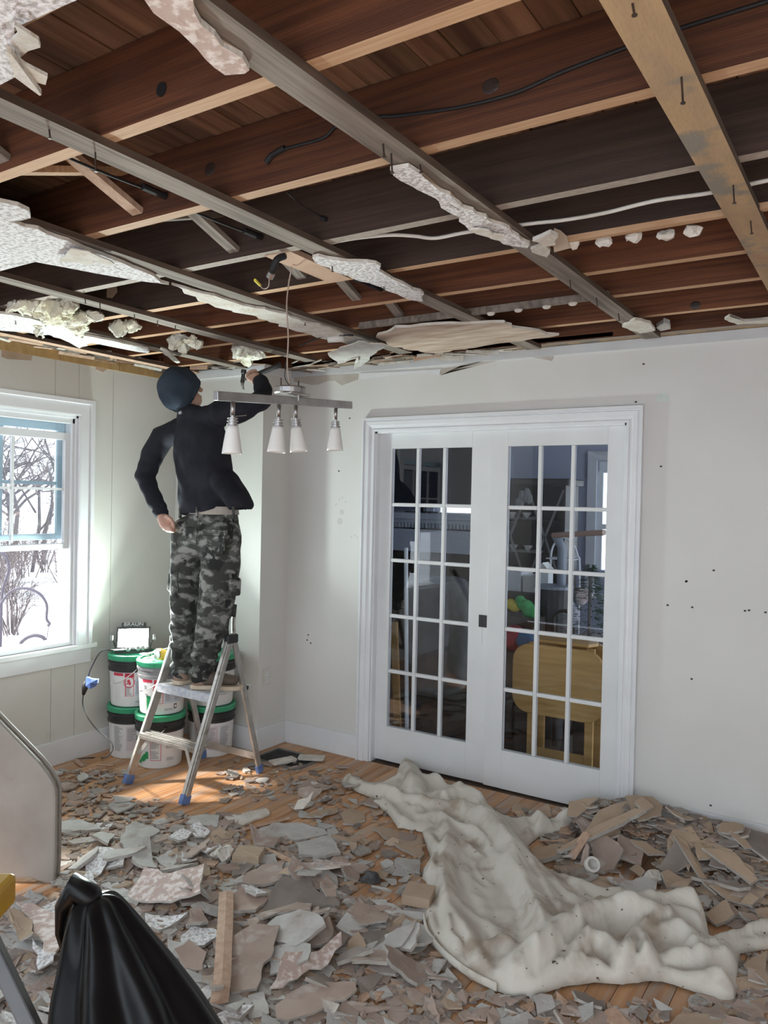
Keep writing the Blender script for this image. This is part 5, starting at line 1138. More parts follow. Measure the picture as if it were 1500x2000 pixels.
# the large pieces one can point at
def big(px, kind, label, ox=0, oy=0, sc=1., th=.011, bend=0., bdir=(1,0), h=.03, amp=.008, name='plasterboard_shard'):
    pts = [(*XY(ox+u/sc, oy+v_/sc, h), 0) for u, v_ in px]
    shard(jag(pts, 4, amp, int(px[0][0])), kind, label, None, th, bend, bdir, int(px[0][0]), name)
Z5 = dict(ox=400, oy=1460, sc=3.3333); Z4 = dict(ox=0, oy=1400, sc=3.); Z7 = dict(ox=1000, oy=1500, sc=3.)
T = [
 (Z5,[(130,440),(400,385),(425,420),(250,492),(180,472)],'white','long pale board lying across the floor before the ladder',.012,0,.02),
 (Z5,[(345,510),(440,472),(600,468),(780,508),(800,540),(600,580),(460,575),(340,540)],'grey','wide grey slab of plaster behind the cut wood block',.013,0,.03),
 (Z5,[(590,600),(820,545),(885,685),(790,705),(620,688)],'grey','squarish grey slab with broken white right edge, right of the wood block',.013,0,.03),
 (Z5,[(605,240),(690,190),(800,225),(830,252),(700,277),(620,262)],'brown','smooth brown curled sheet near the cloth tip and ladder',.006,.25,.03),
 (Z5,[(890,400),(950,365),(1030,400),(1045,450),(970,475),(900,470)],'tan','rounded tan plate of board by the drop cloth tail',.010,.05,.03),
 (Z5,[(640,400),(760,350),(865,345),(870,372),(740,402)],'tan','tan bent strip resting on the upturned curl',.006,.12,.05),
 (Z5,[(215,815),(375,745),(525,735),(495,855),(380,865),(290,850)],'brown','brown fan-shaped piece below the cut wood block',.012,.04,.04),
 (Z5,[(370,1010),(500,850),(640,840),(740,930),(850,960),(880,985),(620,1005)],'dark','large dark grey triangular slab in mid floor',.014,0,.04),
 (Z5,[(750,860),(790,810),(860,850),(850,920),(790,935)],'brown','small leaf-shaped brown piece on the dark triangular slab',.006,.1,.06),
 (Z5,[(630,770),(760,710),(890,730),(950,775),(880,815),(680,820)],'swirl','pale mottled piece with curled right end above the dark slab',.008,.1,.04),
 (Z5,[(320,1060),(450,1040),(600,1000),(700,1060),(690,1140),(600,1100),(470,1095),(380,1140)],'brown','long brown sheet under the speckled grey slab',.008,.0,.03),
 (Z5,[(380,1150),(470,1095),(620,1100),(740,1160),(790,1230),(600,1300),(480,1240)],'grey','speckled grey slab with a rounded top in mid foreground',.012,0,.05),
 (Z5,[(170,1260),(330,1180),(490,1190),(450,1330),(370,1440),(340,1540),(170,1560),(150,1400)],'brown','biggest pinkish brown sheet, right of the long wooden lath',.010,.03,.04),
 (Z5,[(420,1500),(480,1400),(520,1330),(640,1305),(760,1280),(885,1180),(890,1240),(800,1340),(640,1400),(510,1480)],'swirl','wide curling sheet with speckled rim, centre foreground',.006,.22,.07),
 (Z5,[(460,1620),(560,1540),(700,1480),(980,1470),(990,1520),(920,1580),(770,1640),(540,1715),(470,1700)],'brown','long brown sheet with ragged front edge, bottom centre',.008,.04,.05),
 (Z5,[(910,1060),(980,980),(1100,975),(1200,1060),(1180,1110),(1000,1140)],'brown','brown hump-backed piece left of the drop cloth waist',.008,.12,.05),
 (Z5,[(970,1130),(1190,1125),(1180,1180),(1090,1255),(1030,1190)],'dark','dark grey pentagon of board left of the drop cloth',.012,0,.06),
 (Z5,[(935,1190),(1000,1145),(1055,1220),(1010,1250),(930,1240)],'tan','tan chip leaning on the dark pentagon',.010,.03,.06),
 (Z5,[(1060,1290),(1250,1210),(1380,1190),(1280,1290),(1110,1310)],'grey','grey twisted strip pointing at the drop cloth hem',.006,.15,.05),
 (Z5,[(1155,1320),(1250,1320),(1420,1372),(1440,1450),(1380,1490),(1210,1430)],'brown','big light brown wedge with white broken edge beside the cloth hem',.013,0,.05),
 (Z5,[(850,1355),(1000,1330),(1100,1395),(870,1395)],'dark','thick dark strip of board in front of the curling sheet',.014,0,.03),
 (Z5,[(1155,1480),(1310,1470),(1310,1580),(1240,1740),(1180,1755),(1200,1600)],'brown','dark brown boot-shaped piece below the light brown wedge',.008,.06,.05),
 (Z5,[(280,1560),(390,1540),(420,1680),(290,1705)],'grey','small square grey tile of plaster, bottom left of centre',.012,0,.04),
 (Z5,[(1090,515),(1150,505),(1400,565),(1430,680),(1400,715),(1250,630)],'tan','pale pinkish rectangular piece running under the drop cloth',.010,0,.02),
 (Z5,[(1230,770),(1250,705),(1400,725),(1400,812)],'grey','grey board with charred front edge touching the drop cloth',.014,0,.02),
 (Z5,[(960,750),(1040,720),(1100,730),(1040,755)],'grey','small pointed grey wedge on bare boards',.012,0,.02),
 (Z5,[(1140,735),(1190,710),(1235,750),(1180,775)],'grey','small rounded pale chip by the charred grey board',.010,0,.02),
 (Z5,[(130,1690),(230,1670),(265,1690),(210,1765)],'grey','blue-grey plaster tile at the foot of the black bag',.012,0,.03),
 (Z5,[(770,1650),(840,1660),(880,1680),(850,1730),(780,1700)],'white','white curled flake alone at the bottom centre',.004,.3,.03),
 (Z5,[(0,520),(100,460),(175,490),(200,600),(0,590)],'tan','tan bent board resting up against the pale long board',.010,.08,.06),
 (Z5,[(235,905),(300,890),(410,930),(330,975),(260,950)],'pop','small dotted white piece between lath and dark slab',.010,.04,.04),
 (Z4,[(705,690),(740,610),(790,575),(860,600),(940,630),(850,690),(830,740),(750,780),(720,740)],'grey','large grey kite-shaped slab left of the ladder front, white corner',.012,0,.05),
 (Z4,[(335,600),(480,600),(590,665),(430,672),(335,660)],'grey','flat grey triangle beside the dirty off-white slab',.012,0,.02),
 (Z4,[(225,1080),(400,990),(520,860),(570,940),(440,1060),(290,1115)],'pop','long black-and-white textured strip behind the black bag',.012,.05,.05),
 (Z4,[(600,840),(640,790),(860,780),(800,810),(640,845)],'grey','long grey bar of plaster behind the black bag',.014,0,.04),
 (Z4,[(620,950),(690,920),(820,1010),(800,1060),(700,1000)],'grey','grey wedge just behind the top of the black bag',.012,.05,.05),
 (Z4,[(750,1000),(850,900),(1000,940),(1200,930),(1180,1050),(1000,1060),(880,1040)],'swirl','wide brown and white mottled sheet right of the bag top',.010,.05,.06),
 (Z4,[(1070,800),(1120,740),(1230,690),(1210,750),(1130,800)],'brown','brown sheet folded under the tan bent board',.008,.1,.05),
 (Z4,[(940,900),(1020,850),(1160,850),(1060,900),(980,910)],'grey','flat grey plate above the mottled sheet',.012,0,.05),
 (Z4,[(100,1080),(200,1090),(400,1190),(430,1290),(330,1390),(260,1370),(240,1280),(180,1170)],'swirl','big beige piece with hooked tip left of the bag',.009,.08,.06),
 (Z4,[(60,1100),(120,1100),(190,1140),(200,1300),(120,1280)],'tan','tan rolled sheet beside the yellow-capped ladder',.006,.3,.08),
 (Z4,[(200,1330),(260,1380),(340,1400),(320,1460),(230,1480)],'pop','bent speckled piece below the big beige hooked piece',.006,.15,.04),
 (Z4,[(1060,1220),(1130,1160),(1250,1180),(1300,1230),(1200,1280),(1080,1275)],'pop','speckled white fan-shaped piece touching the lath',.010,.06,.06),
 (Z4,[(1020,1330),(1110,1280),(1210,1330),(1190,1420),(1090,1410)],'brown','brown rounded piece between bag slope and lath',.010,.08,.05),
 (Z4,[(1180,1480),(1320,1440),(1310,1600),(1260,1610)],'brown','pale brown plate under the lower end of the lath',.010,.03,.05),
 (Z4,[(405,840),(580,760),(570,800),(450,860)],'grey','thick grey slab edge-on behind the long textured strip',.014,0,.05),
 (Z4,[(380,480),(470,425),(580,405),(520,455),(440,495)],'brown','folded brown sheet left of the ladder front foot',.006,.12,.04),
 (Z7,[(270,405),(450,350),(720,310),(790,330),(600,370),(300,410)],'tan','long layered slab lying over the top of the heap',.016,0,.12),
 (Z7,[(400,335),(520,270),(700,280),(720,300),(560,330)],'tan','broad slab at the foot of the door casing',.014,0,.10),
 (Z7,[(130,420),(280,400),(420,440),(130,500)],'tan','thick layered slab at the heap end touching the drop cloth',.020,0,.06),
 (Z7,[(690,345),(780,345),(910,405),(800,400)],'tan','tan tongue-shaped piece arching off the heap top',.008,.1,.15),
 (Z7,[(940,400),(1040,450),(1200,590),(1130,560)],'tan','long tan strip sliding down the heap to the right',.010,.05,.14),
 (Z7,[(1110,480),(1300,500),(1440,600),(1400,612)],'tan','dark-edged long strip on the heap toward the right edge',.012,.03,.12),
 (Z7,[(930,660),(1080,590),(1020,680)],'tan','tan triangle low on the heap front',.008,.05,.07),
 (Z7,[(630,680),(760,640),(850,650),(850,720),(700,720)],'grey','scuffed grey piece at the heap foot, right of centre',.012,0,.05),
 (Z7,[(835,735),(970,730),(1020,770),(870,800)],'tan','flat tan triangle at the cloth edge below the heap',.010,0,.03),
 (Z7,[(1140,800),(1260,760),(1310,830),(1200,850)],'tan','tan fan piece past the rounded cloth fold',.012,.04,.06),
 (Z7,[(1050,640),(1200,670),(1400,710),(1330,718)],'dark','dark thick board across the heap foot at the right',.014,0,.06),
 (Z7,[(1360,1110),(1500,1040),(1500,1300),(1430,1180)],'tan','large tan ragged sheet cut off by the right edge',.008,.08,.05),
 (Z7,[(1370,1340),(1500,1320),(1480,1420),(1420,1405)],'tan','tan sheet below the ragged one, by the right edge',.008,.04,.03),
 (Z7,[(450,1480),(560,1390),(690,1370),(700,1500)],'brown','reddish brown sheet on the bare boards, cut by the bottom edge',.008,.03,.03),
 (Z7,[(390,1400),(480,1400),(480,1450),(420,1470)],'grey','grey chip beside the reddish brown sheet',.010,0,.02),
 (Z7,[(1215,970),(1260,930),(1360,920),(1330,970)],'tan','tan chip caught above the cloth tail',.010,0,.05),
 (Z7,[(0,190),(40,160),(95,258),(40,250)],'tan','tan curled piece with white edge before the doors',.008,.1,.05)]
for z_, px, kd, lab, th, bd, h_ in T: big(px, kd, lab, th=th, bend=bd, h=h_, **z_)
# pieces that stand up: built in their own leaning planes
def lean(px, y0, y1, kind, label, ox, oy, sc, th=.009, bend=0.):
    pts = []
    ys = [v_ for _, v_ in px]; lo_, hi_ = min(ys), max(ys)
    for u, v_ in px: pts.append(AY(ox+u/sc, oy+v_/sc, y0+(y1-y0)*(hi_-v_)/(hi_-lo_)))
    return sheet('plasterboard_shard', jag(pts, 3, .004, int(px[0][0])), th, list(KIND[kind]), label, 'plaster shard', None, bend, (1,0), 3, up=(0,-1,.3))
lean([(455,430),(560,405),(620,440),(655,480),(600,600),(530,612),(480,520)], 3.42, 3.56, 'brown', 'tall creased brown sheet standing up at the front of the heap', **Z7)
lean([(390,590),(440,440),(455,460),(440,605)], 3.40, 3.44, 'brown', 'narrow brown blade standing beside the tall creased sheet', **Z7)
lean([(740,440),(850,400),(940,420),(930,470),(850,482)], 3.66, 3.78, 'brown', 'brown overhanging plate in the middle of the heap', **Z7)
lean([(860,592),(970,420),(1040,560),(930,642)], 3.50, 3.66, 'dark', 'dark triangular plate leaning in the heap', **Z7)
lean([(1045,430),(1070,385),(1130,440),(1100,492)], 3.74, 3.78, 'tan', 'small tan flag of board standing on the heap', **Z7)
lean([(690,600),(740,565),(785,610),(760,648)], 3.46, 3.52, 'tan', 'small five-sided tan piece standing in the heap front', **Z7)
lean([(1140,392),(1220,310),(1300,320),(1270,440),(1180,415)], 3.985, 4.02, 'tan', 'upright tan piece leaning on the skirting right of the doors', **Z7)
lean([(620,330),(630,300),(690,265),(775,275),(770,330),(735,318),(700,345)], 3.05, 3.12, 'brown', 'upturned brown curl near the drop cloth tip', **Z5, th=.005, bend=.4)
lean([(580,405),(610,340),(690,325),(710,288),(690,345),(640,400)], 3.0, 3.05, 'white', 'white jagged spike of board beside the upturned curl', **Z5, th=.004)
# wood: cut block, lath, sticks
def stick(name, pts, w_, h_, label, m=lath_m, cat='wood strip', kids=None):
    mb = MB(); P = [V(p) for p in pts]; sd = V((0,0,1)).cross((P[-1]-P[0]).normalized())
    mb.tube(smoothpath(P, 3) if len(P) > 2 else P, [(w_*.7071, h_*.7071)]*(3*(len(P)-1)+1 if len(P) > 2 else 2), 4, side=sd)
    o = mb.build(name, m); return tag(o, label, cat)
def zb(x, y): 
    i, j = int((x-hx0)/hs), int((y-hy0)/hs); return HM[min(max(j,0),HM.shape[0]-1), min(max(i,0),HM.shape[1]-1)]
c_ = V((*XY(486,1660,.05), 0)); z = zb(c_.x, c_.y); MBx = MB(); a_ = V((.055,.026,0)); b_ = V((-.022,.046,0)); MBx.obox(c_+V((0,0,z+.024)), a_, b_, V((0,0,.023)))
tag(MBx.build('wood_block', mat('cut fir block', (.44,.33,.23), (.53,.42,.31), .7, 5, (2,9,9)), bevel=.002), 'pale cut block of fir lying on the rubble before the ladder', 'wood block')
mb = MB(); mb.obox(AZ(818,1748,.05), V((.055,.014,0)), V((-.014,.05,.004)), V((0,0,.020))); tag(mb.build('board_offcut', tan_m, bevel=.002), 'square tan offcut of board near the drop cloth waist', 'board')
pts = [AZ(x, y, z_) for x, y, z_ in ((442,1742,.05),(440,1800,.055),(437,1850,.06),(434,1910,.05),(428,1958,.04))]
stick('wooden_lath', pts, .040, .008, 'long narrow wooden lath lying right of the black bag')
for (a, b, w_, h_, lab) in (((514,1647),(575,1675),.026,.016,'short dark stick beside the cut wood block'), ((474,1612),(565,1590),.016,.014,'round brown stick across the pale long board'),
  ((148,1476),(165,1488),.03,.012,'short wood strip against the window wall skirting'), ((175,1492),(205,1512),.010,.006,'thin wood sliver on the floor before the left pails'), ((210,1560),(246,1553),.022,.016,'split stick on the floor left of the ladder foot'),
  ((840,1848),(880,1848),.03,.008,'orange wood strip poking from the drop cloth hem'), ((1080,1590),(1152,1622),.006,.005,'thin reed-like splinter before the right door'), ((1053,1632),(1102,1672),.007,.006,'thin red-brown stick sloping down at the heap end'),
  ((1115,1680),(1145,1665),.03,.012,'pale split lath stub at the heap front'), ((548,1508),(565,1530),.022,.006,'yellowish wood chip beside the floor register'), ((190,1484),(222,1486),.02,.006,'flat wood strip at the foot of the left pails')):
    A1, B1 = AZ(*a, .03), AZ(*b, .03); A1.z = zb(A1.x, A1.y)+h_*.55; B1.z = zb(B1.x, B1.y)+h_*.55; stick('wood_stick', [A1, B1], w_, h_, lab)
for (x, y, ang, lab) in ((608,1482,.5,'white tile-like offcut stack on the floor register'), (552,1488,1.2,'white bow-tie shaped plaster chip on the floor register')):
    p = AZ(x, y, .012); d1 = V((math.cos(ang), math.sin(ang), 0)); d2 = V((-d1.y, d1.x, 0)); mb = MB().obox(p+V((0,0,.004)), d1*.075, d2*.035, V((0,0,.005))); mb.obox(p+V((.01,-.01,.015)), d1*.08, d2*.033, V((0,0,.005)))
    tag(mb.build('plaster_offcut', white_m), lab, 'plaster shard')
def clump(px, py, r_, m, label, seed, z=.03):
    p = AZ(px, py, z); p.z = zb(p.x, p.y); mb = MB().sphere(p+V((0,0,r_*.5)), (r_*1.3, r_, r_*.7), 16, 10)
    mb.v = [tuple(V(q)+V([noise.noise(V(q)*38+V((seed*7+k*11,0,0))) for k in range(3)])*r_*.7) for q in mb.v]; o = mb.build('debris_clump', m); tag(o, label, 'debris')
clump(1193, 1585, .055, mat('dusty brown lump', (.20,.155,.115), (.28,.22,.17), .95, 20), 'crumpled brown wad at the foot of the door casing', 1); clump(724, 1708, .030, mat('charred lump', (.04,.04,.042), (.12,.12,.12), .95, 40), 'black and white charred lump on the bare boards', 2)
clump(1278, 1712, .03, white_m, 'white crumpled plaster wad in the heap', 3); clump(436, 1668, .04, white_m, 'white crumpled plaster wad left of the cut wood block', 4); clump(1330,1605,.03,MATS['dusty brown lump'],'brown crumpled lump on the heap crest by the skirting', 5)
p = AZ(1155, 1690, .09); tp_ = MB().lathe([(.022,0),(.032,0),(.032,.020),(.022,.020),(.022,0)], p, 20, (.5,-.6,.6)).build('tape_roll', ring_m); tag(tp_, 'cream roll of tape half buried at the heap front', 'tape')
# ---- black rubbish bag in the foreground, gathered to a twisted peak
bc = AD(225, 1850, 1.95); bag = MB(); n = 56; rows = []
for k in range(34):
    t = k/33; z = .615*(1-t)**1.0 if k else .615
    z = .615*(1-t)
    w_ = .050+.27*t**.95+.02*math.sin(3*t); dp = .045+.24*t**.8
    c_ = V((bc.x-.045+.44*t, bc.y-.02-.06*t, z)); rows.append((c_, w_, dp, t))
for c_, w_, dp, t in rows:
    for i in range(n):
        a = 2*math.pi*i/n; f = 1+ (.13*(1-t)+.045)*math.sin(a*7+1.3*math.sin(t*3)+.6*noise.noise(V((a,t*2,3)))) + .07*noise.noise(V((math.cos(a)*1.6, math.sin(a)*1.6, t*3.2)))+.03*noise.noise(V((math.cos(a)*5, math.sin(a)*5, t*9)))
        r_ = V((RT.x, RT.y, 0)).normalized(); d_ = V((FW.x, FW.y, 0)).normalized()
        p = c_+r_*(w_*f*math.cos(a))+d_*(dp*f*math.sin(a)); p.z = max(.002, p.z + .012*noise.noise(V((a*2, t*5, 8)))*(1 if 0 < t < 1 else 0)); bag.v.append(tuple(p))
for k in range(33):
    for i in range(n): bag.face((k*n+i, (k+1)*n+i, (k+1)*n+(i+1)%n, k*n+(i+1)%n))
bag.face(tuple(range(33*n, 34*n)))
r_ = V((RT.x, RT.y, 0)).normalized(); top = rows[0][0]; b = len(bag.v)
bag.v += [tuple(V(bag.v[i])*.55+(top+V((0,0,.018)))*.45) for i in range(n)]; 
for i in range(n): bag.face((i, (i+1)%n, b+(i+1)%n, b+i))
bag.face(tuple(range(b, b+n)))
bago = bag.build('rubbish_bag', bag_m, smooth=True); bago.data.transform(Matrix.Translation(V((-bc.x, -bc.y, 0)))); bago.location = (bc.x, bc.y, 0)
s2 = bago.modifiers.new('s', 'SUBSURF'); s2.levels = 1; s2.render_levels = 1
tag(bago, 'shiny black rubbish bag standing peaked in the foreground', 'rubbish bag')
nk = MB(); tp = top+V((0,0,.004)); nk.blob([tp-r_*.02, tp+r_*-.055+V((0,0,.026)), tp-r_*.082+V((0,0,-.02)), tp-r_*.088+V((0,0,-.085)), tp-r_*.075+V((0,0,-.15))], [(.035,.03),(.040,.03),(.036,.02),(.026,.013),(.012,.008)], 18, tuple(FW)); fl = nk.build('bag_neck', bag_m, bago, smooth=True)
# ---- thick dirty off-white slab standing at the left edge
dv = V((FW.x, FW.y, 0)).normalized(); rv = V((RT.x, RT.y, 0)).normalized(); dep = 3.26
op = [(-190,1742),(60,1734),(98,1730),(105,1718),(107,1690),(109,1560),(108,1545),(103,1530),(92,1512),(75,1490),(50,1464),(0,1413),(-60,1350),(-190,1250)]
outer = [AD(x, y, dep) for x, y in op]
for p in outer[:2]: p.z = .02
base = outer[0].lerp(outer[2], .7); base.z = 0
tub = thing('foam_slab', base, 'thick dirty off-white slab with a sloping grooved top edge, standing at the left edge', 'slab')
MB().prism(outer, dv*.030).build('front_skin', tub_m, tub, bevel=.010)
ctr = sum(outer, V())/len(outer)
MB().prism([p.lerp(ctr, .035)+dv*.030 for p in outer], dv*.02).build('core', mat('dark foam edge', (.20,.17,.145), (.30,.26,.22), .95, 40), tub)
MB().prism([p+dv*.050 for p in outer], dv*.022).build('back_skin', tub_m, tub, bevel=.008)
# ---- small step ladder with a yellow top, cut by the left edge
yc = AD(-36, 1800, 1.72); yl = thing('small_step_ladder', (yc.x, yc.y, 0), 'grey fibreglass step ladder with a yellow top cap, cut off by the left edge', 'ladder')
foot = AD(62, 2010, 1.60); dirn = (foot-yc); ft = yc+dirn*(yc.z/(yc.z-foot.z)); ft.z = 0
off = -rv*.34; 
MB().bar(ft+V((0,0,.01)), yc+V((0,0,.0)), .030, .055, tuple(rv)).build('front_rail', railg_m, yl, bevel=.004)
MB().bar(ft+off-rv*.10+V((0,0,.01)), yc+off+V((0,0,.0)), .030, .055, tuple(rv)).build('front_rail', railg_m, yl, bevel=.004)
MB().obox(yc+off*.5+dv*.05+V((0,0,.020)), rv*.195, dv*.065, V((0,0,.036))).build('top_cap', yellow_m, yl, bevel=.012)
for t in (.30, .62):
    a, b = yc.lerp(ft, t), (yc+off).lerp(ft+off-rv*.1, t); MB().bar(a+dv*.02, b+dv*.02, .03, .075, (0,0,1)).build('step', mat('grey step', (.14,.145,.15)) if 'grey step' not in MATS else MATS['grey step'], yl, bevel=.004)
for o_ in (-rv*.045, off+rv*.045): MB().bar(yc+o_-dv*.04, ft+o_-dv*.42-rv*.30+V((0,0,.01)), .024, .040, tuple(rv)).build('rear_rail', railg_m, yl, bevel=.003)
# ================================================================== the room seen through the doors
struct(B(-6.2, 1.4, 7.6, 7.7, 0, 2.5) if False else MB().box(-5.1,-4.25,7.6,7.7,0,2.5).box(-3.45,-2.44,7.6,7.7,0,2.5).box(-1.6,1.4,7.6,7.7,0,2.5).box(-4.25,-3.45,7.6,7.7,0,.75).box(-2.44,-1.6,7.6,7.7,0,.98).box(-4.25,-3.45,7.6,7.7,2.05,2.5).box(-2.44,-1.6,7.6,7.7,2.05,2.5), 'wall_far', roomb_m)
struct(B(-5.1, XL-.16, YD+.0, YD+.12, 0, 2.5), 'wall_far_near', roomb_m); struct(B(-5.1, -5.0, YD+.12, 7.6, 0, 2.5), 'wall_far_left', roomb_m)  # the left one is unseen, added to keep the sun out
ceil2 = struct(B(-5.1, 1.9, YD+.12, 7.7, 2.5, 2.6), 'ceiling_far', roomb_m)
for nm, a, b in (('window_3', -4.25, -3.45), ('window_4', -2.44, -1.6)):
    r_ = semp(nm, ((a+b)/2, 7.6, .75)); B(a-.09, a, 7.575, 7.6, .70, 2.14).box(b, b+.09, 7.575, 7.6, .70, 2.14).box(a, b, 7.575, 7.6, 2.05, 2.14).box(a-.1, b+.1, 7.54, 7.6, .71, .75).build('casing', trim_m, r_)
    B(a, b, 7.63, 7.66, .75, .80).box(a, b, 7.63, 7.66, 1.98, 2.05).box(a, a+.05, 7.63, 7.66, .8, 1.98).box(b-.05, b, 7.63, 7.66, .8, 1.98).box(a+.05, b-.05, 7.63, 7.66, 1.38, 1.43).build('sash_frame', trim_m, r_); B(a+.05, b-.05, 7.64, 7.645, .80, 1.98).build('pane', glass_m, r_)
    bl = B(a+.02, b-.02, 7.612, 7.618, 1.62 if nm == 'window_3' else 1.93, 2.04).build('blind', mat('white blind', (.85,.88,.92), None, .8, trans=0.) if 'white blind' not in MATS else MATS['white blind'], r_)
fp = thing('fireplace', (-3.9, 6.9, 0), 'white mantelpiece with a dentil row and dark hearth through the left door', 'fireplace')
B(-4.75,-4.5,6.72,7.0,0,1.28).box(-3.35,-3.1,6.72,7.0,0,1.28).build('pilasters', mantel_m, fp); B(-4.75,-3.1,6.70,7.0,1.12,1.34).build('frieze', mantel_m, fp); B(-4.85,-3.0,6.62,7.02,1.44,1.50).box(-4.80,-3.05,6.66,7.0,1.40,1.44).build('shelf', mantel_m, fp, bevel=.008)
mb = MB()
for i in range(44): xx = -4.76+.0385*i; mb.box(xx, xx+.022, 6.675, 6.70, 1.355, 1.40)
mb.build('dentils', mantel_m, fp, kind='stuff'); B(-4.5,-3.35,6.98,7.05,0,1.12).build('hearth_back', brickd_m, fp); B(-4.75,-3.1,7.02,7.5,0,1.5).build('chimney_breast', roomb_m, fp)
tv = thing('television', (-4.0, 7.0, 1.5), 'dark television on the white mantelpiece through the left door', 'television'); B(-4.55,-3.45,6.86,6.90,1.56,2.16).build('screen', tv_m, tv, bevel=.004); B(-4.15,-3.85,6.80,6.96,1.502,1.515).box(-4.03,-3.97,6.87,6.89,1.51,1.57).build('stand', blackp_m, tv)
mb = MB(); ds = [AY(x, y, 5.6) for x, y in ((782,1146),(800,1130),(840,1133),(868,1142),(872,1230),(860,1330),(800,1340),(790,1250))]; [setattr(p, 'z', .002) for p in ds[5:7]]; mb.prism(ds, (0,.5,0)); o = mb.build('covered_chair', cloth_m, bevel=.05); tag(o, 'chair under a grey dust sheet behind the left door', 'chair')
for (a, b, r_, m_, lab, y) in (((793,1070),(796,1410),.014,trim_m,'thin white pole leaning inside the left door',4.45),):
    p, q = AY(*a, y), AY(*b, y-.1); q.z = .002; tag(MB().tube([p, q], r_, 8).build('white_pole', m_), lab, 'pole')
p, q = AY(770,1215,4.6), AY(778,1410,4.5); q.z = .01; tag(MB().bar(p, q, .05, .02).build('leaning_board', oak_m), 'brown board leaning in the corner behind the left door', 'board')
# hutch with lattice doors
hu = thing('china_hutch', (-2.75, 6.6, 0), 'dark china hutch with crossed lattice doors through the right door', 'cabinet')
hx = (-3.10, -2.40); B(hx[0],hx[1],6.5,6.95,0,.82).build('base', hutch_m, hu, bevel=.01); B(hx[0]-.04,hx[1]+.04,6.46,6.95,.82,.86).build('counter', hutch_m, hu); B(hx[0],hx[0]+.03,6.62,6.95,.86,1.78).box(hx[1]-.03,hx[1],6.62,6.95,.86,1.78).box(hx[0],hx[1],6.92,6.95,.86,1.78).build('case', hutch_m, hu); B(hx[0]-.05,hx[1]+.05,6.56,6.95,1.78,1.84).build('cornice', hutch_m, hu, bevel=.012)
for z in (1.15, 1.45): B(hx[0]+.03,hx[1]-.03,6.66,6.92,z,z+.02).build('shelf', hutch_m, hu)
xm = (hx[0]+hx[1])/2
for a, b in ((hx[0]+.02, xm), (xm, hx[1]-.02)):
    for p, q in (((a, .9), (b, 1.74)), ((b, .9), (a, 1.74))): MB().bar((p[0],6.625,p[1]), (q[0],6.625,q[1]), .018, .012).build('lattice_bar', oak_m if False else mat('grey lattice', (.22,.21,.20)) if 'grey lattice' not in MATS else MATS['grey lattice'], hu)
for i in range(9):
    xx = hx[0]+.09+.065*(i%5)*2*.55+(0 if i < 5 else .05); zz = 1.17 if i < 5 else 1.47; mb = MB().lathe([(.02,0),(.024,.004),(.012,.012),(.040,.05),(.044,.062),(.038,.06),(.0,.02)] if i%2 else [(.03,0),(.07,.006),(.072,.010),(.0,.008)], (xx, 6.76, zz+.002), 14, (0,0,1) if i%2 else (0,-.25,1)); tag(mb.build('china_bowl' if i%2 else 'china_plate', ring_m), ('cream bowl' if i%2 else 'cream plate stood up')+(' on the lower' if i < 5 else ' on the upper')+' shelf of the dark hutch', 'china', 'china in the dark hutch')
mb = MB()
for k in range(6): a = k; mb.sphere((-2.78+.05*math.cos(a), 6.60, 1.66+.05*math.sin(a*1.3)), (.035,.02,.05), 8, 6)
tag(mb.build('white_flowers', cloth_m), 'pale bow of cloth petals hanging on the hutch door', 'decoration', kind='stuff')
# drop leaf table folded by the door
tb_ = thing('folding_table', (-1.66, 4.55, 0), 'golden oak drop-leaf table with rounded leaf behind the right door', 'table')
def rrect(x0, x1, z0, z1, r_, y, n_=6):
    out = []
    for cx, cz, s_ in ((x1-r_, z1-r_, 0), (x0+r_, z1-r_, 1), (x0+r_, z0+r_, 2), (x1-r_, z0+r_, 3)):
        for i in range(n_+1): a = math.pi/2*(s_+i/n_); out.append(V((cx+r_*math.cos(a), y, cz+r_*math.sin(a))))
    return out
MB().prism(rrect(-1.945,-1.375,.34,.765,.11,4.50), (0,.022,0)).build('front_leaf', oak_m, tb_, bevel=.006)
MB().prism(rrect(-1.90,-1.40,.34,.775,.10,4.72), (0,.022,0)).build('back_leaf', oak_m, tb_, bevel=.006)
MB().prism([V((-1.82,4.53,.775)),V((-1.48,4.53,.775)),V((-1.45,4.62,.775)),V((-1.48,4.71,.775)),V((-1.82,4.71,.775)),V((-1.85,4.62,.775))], (0,0,.02)).build('centre_top', oak_m, tb_, bevel=.005)
for xx in (-1.83, -1.47):
    for yy in (4.545, 4.70): B(xx-.025, xx+.025, yy-.012, yy+.012, 0, .77).build('leg', oak_m, tb_, bevel=.003)
B(-1.805,-1.495,4.54,4.56,.07,.13).build('stretcher', oak_m, tb_); MB().bar((-1.66,4.58,.02), (-1.60,4.58,.34), .03, .03).build('gate_strut', hutch_m, tb_)
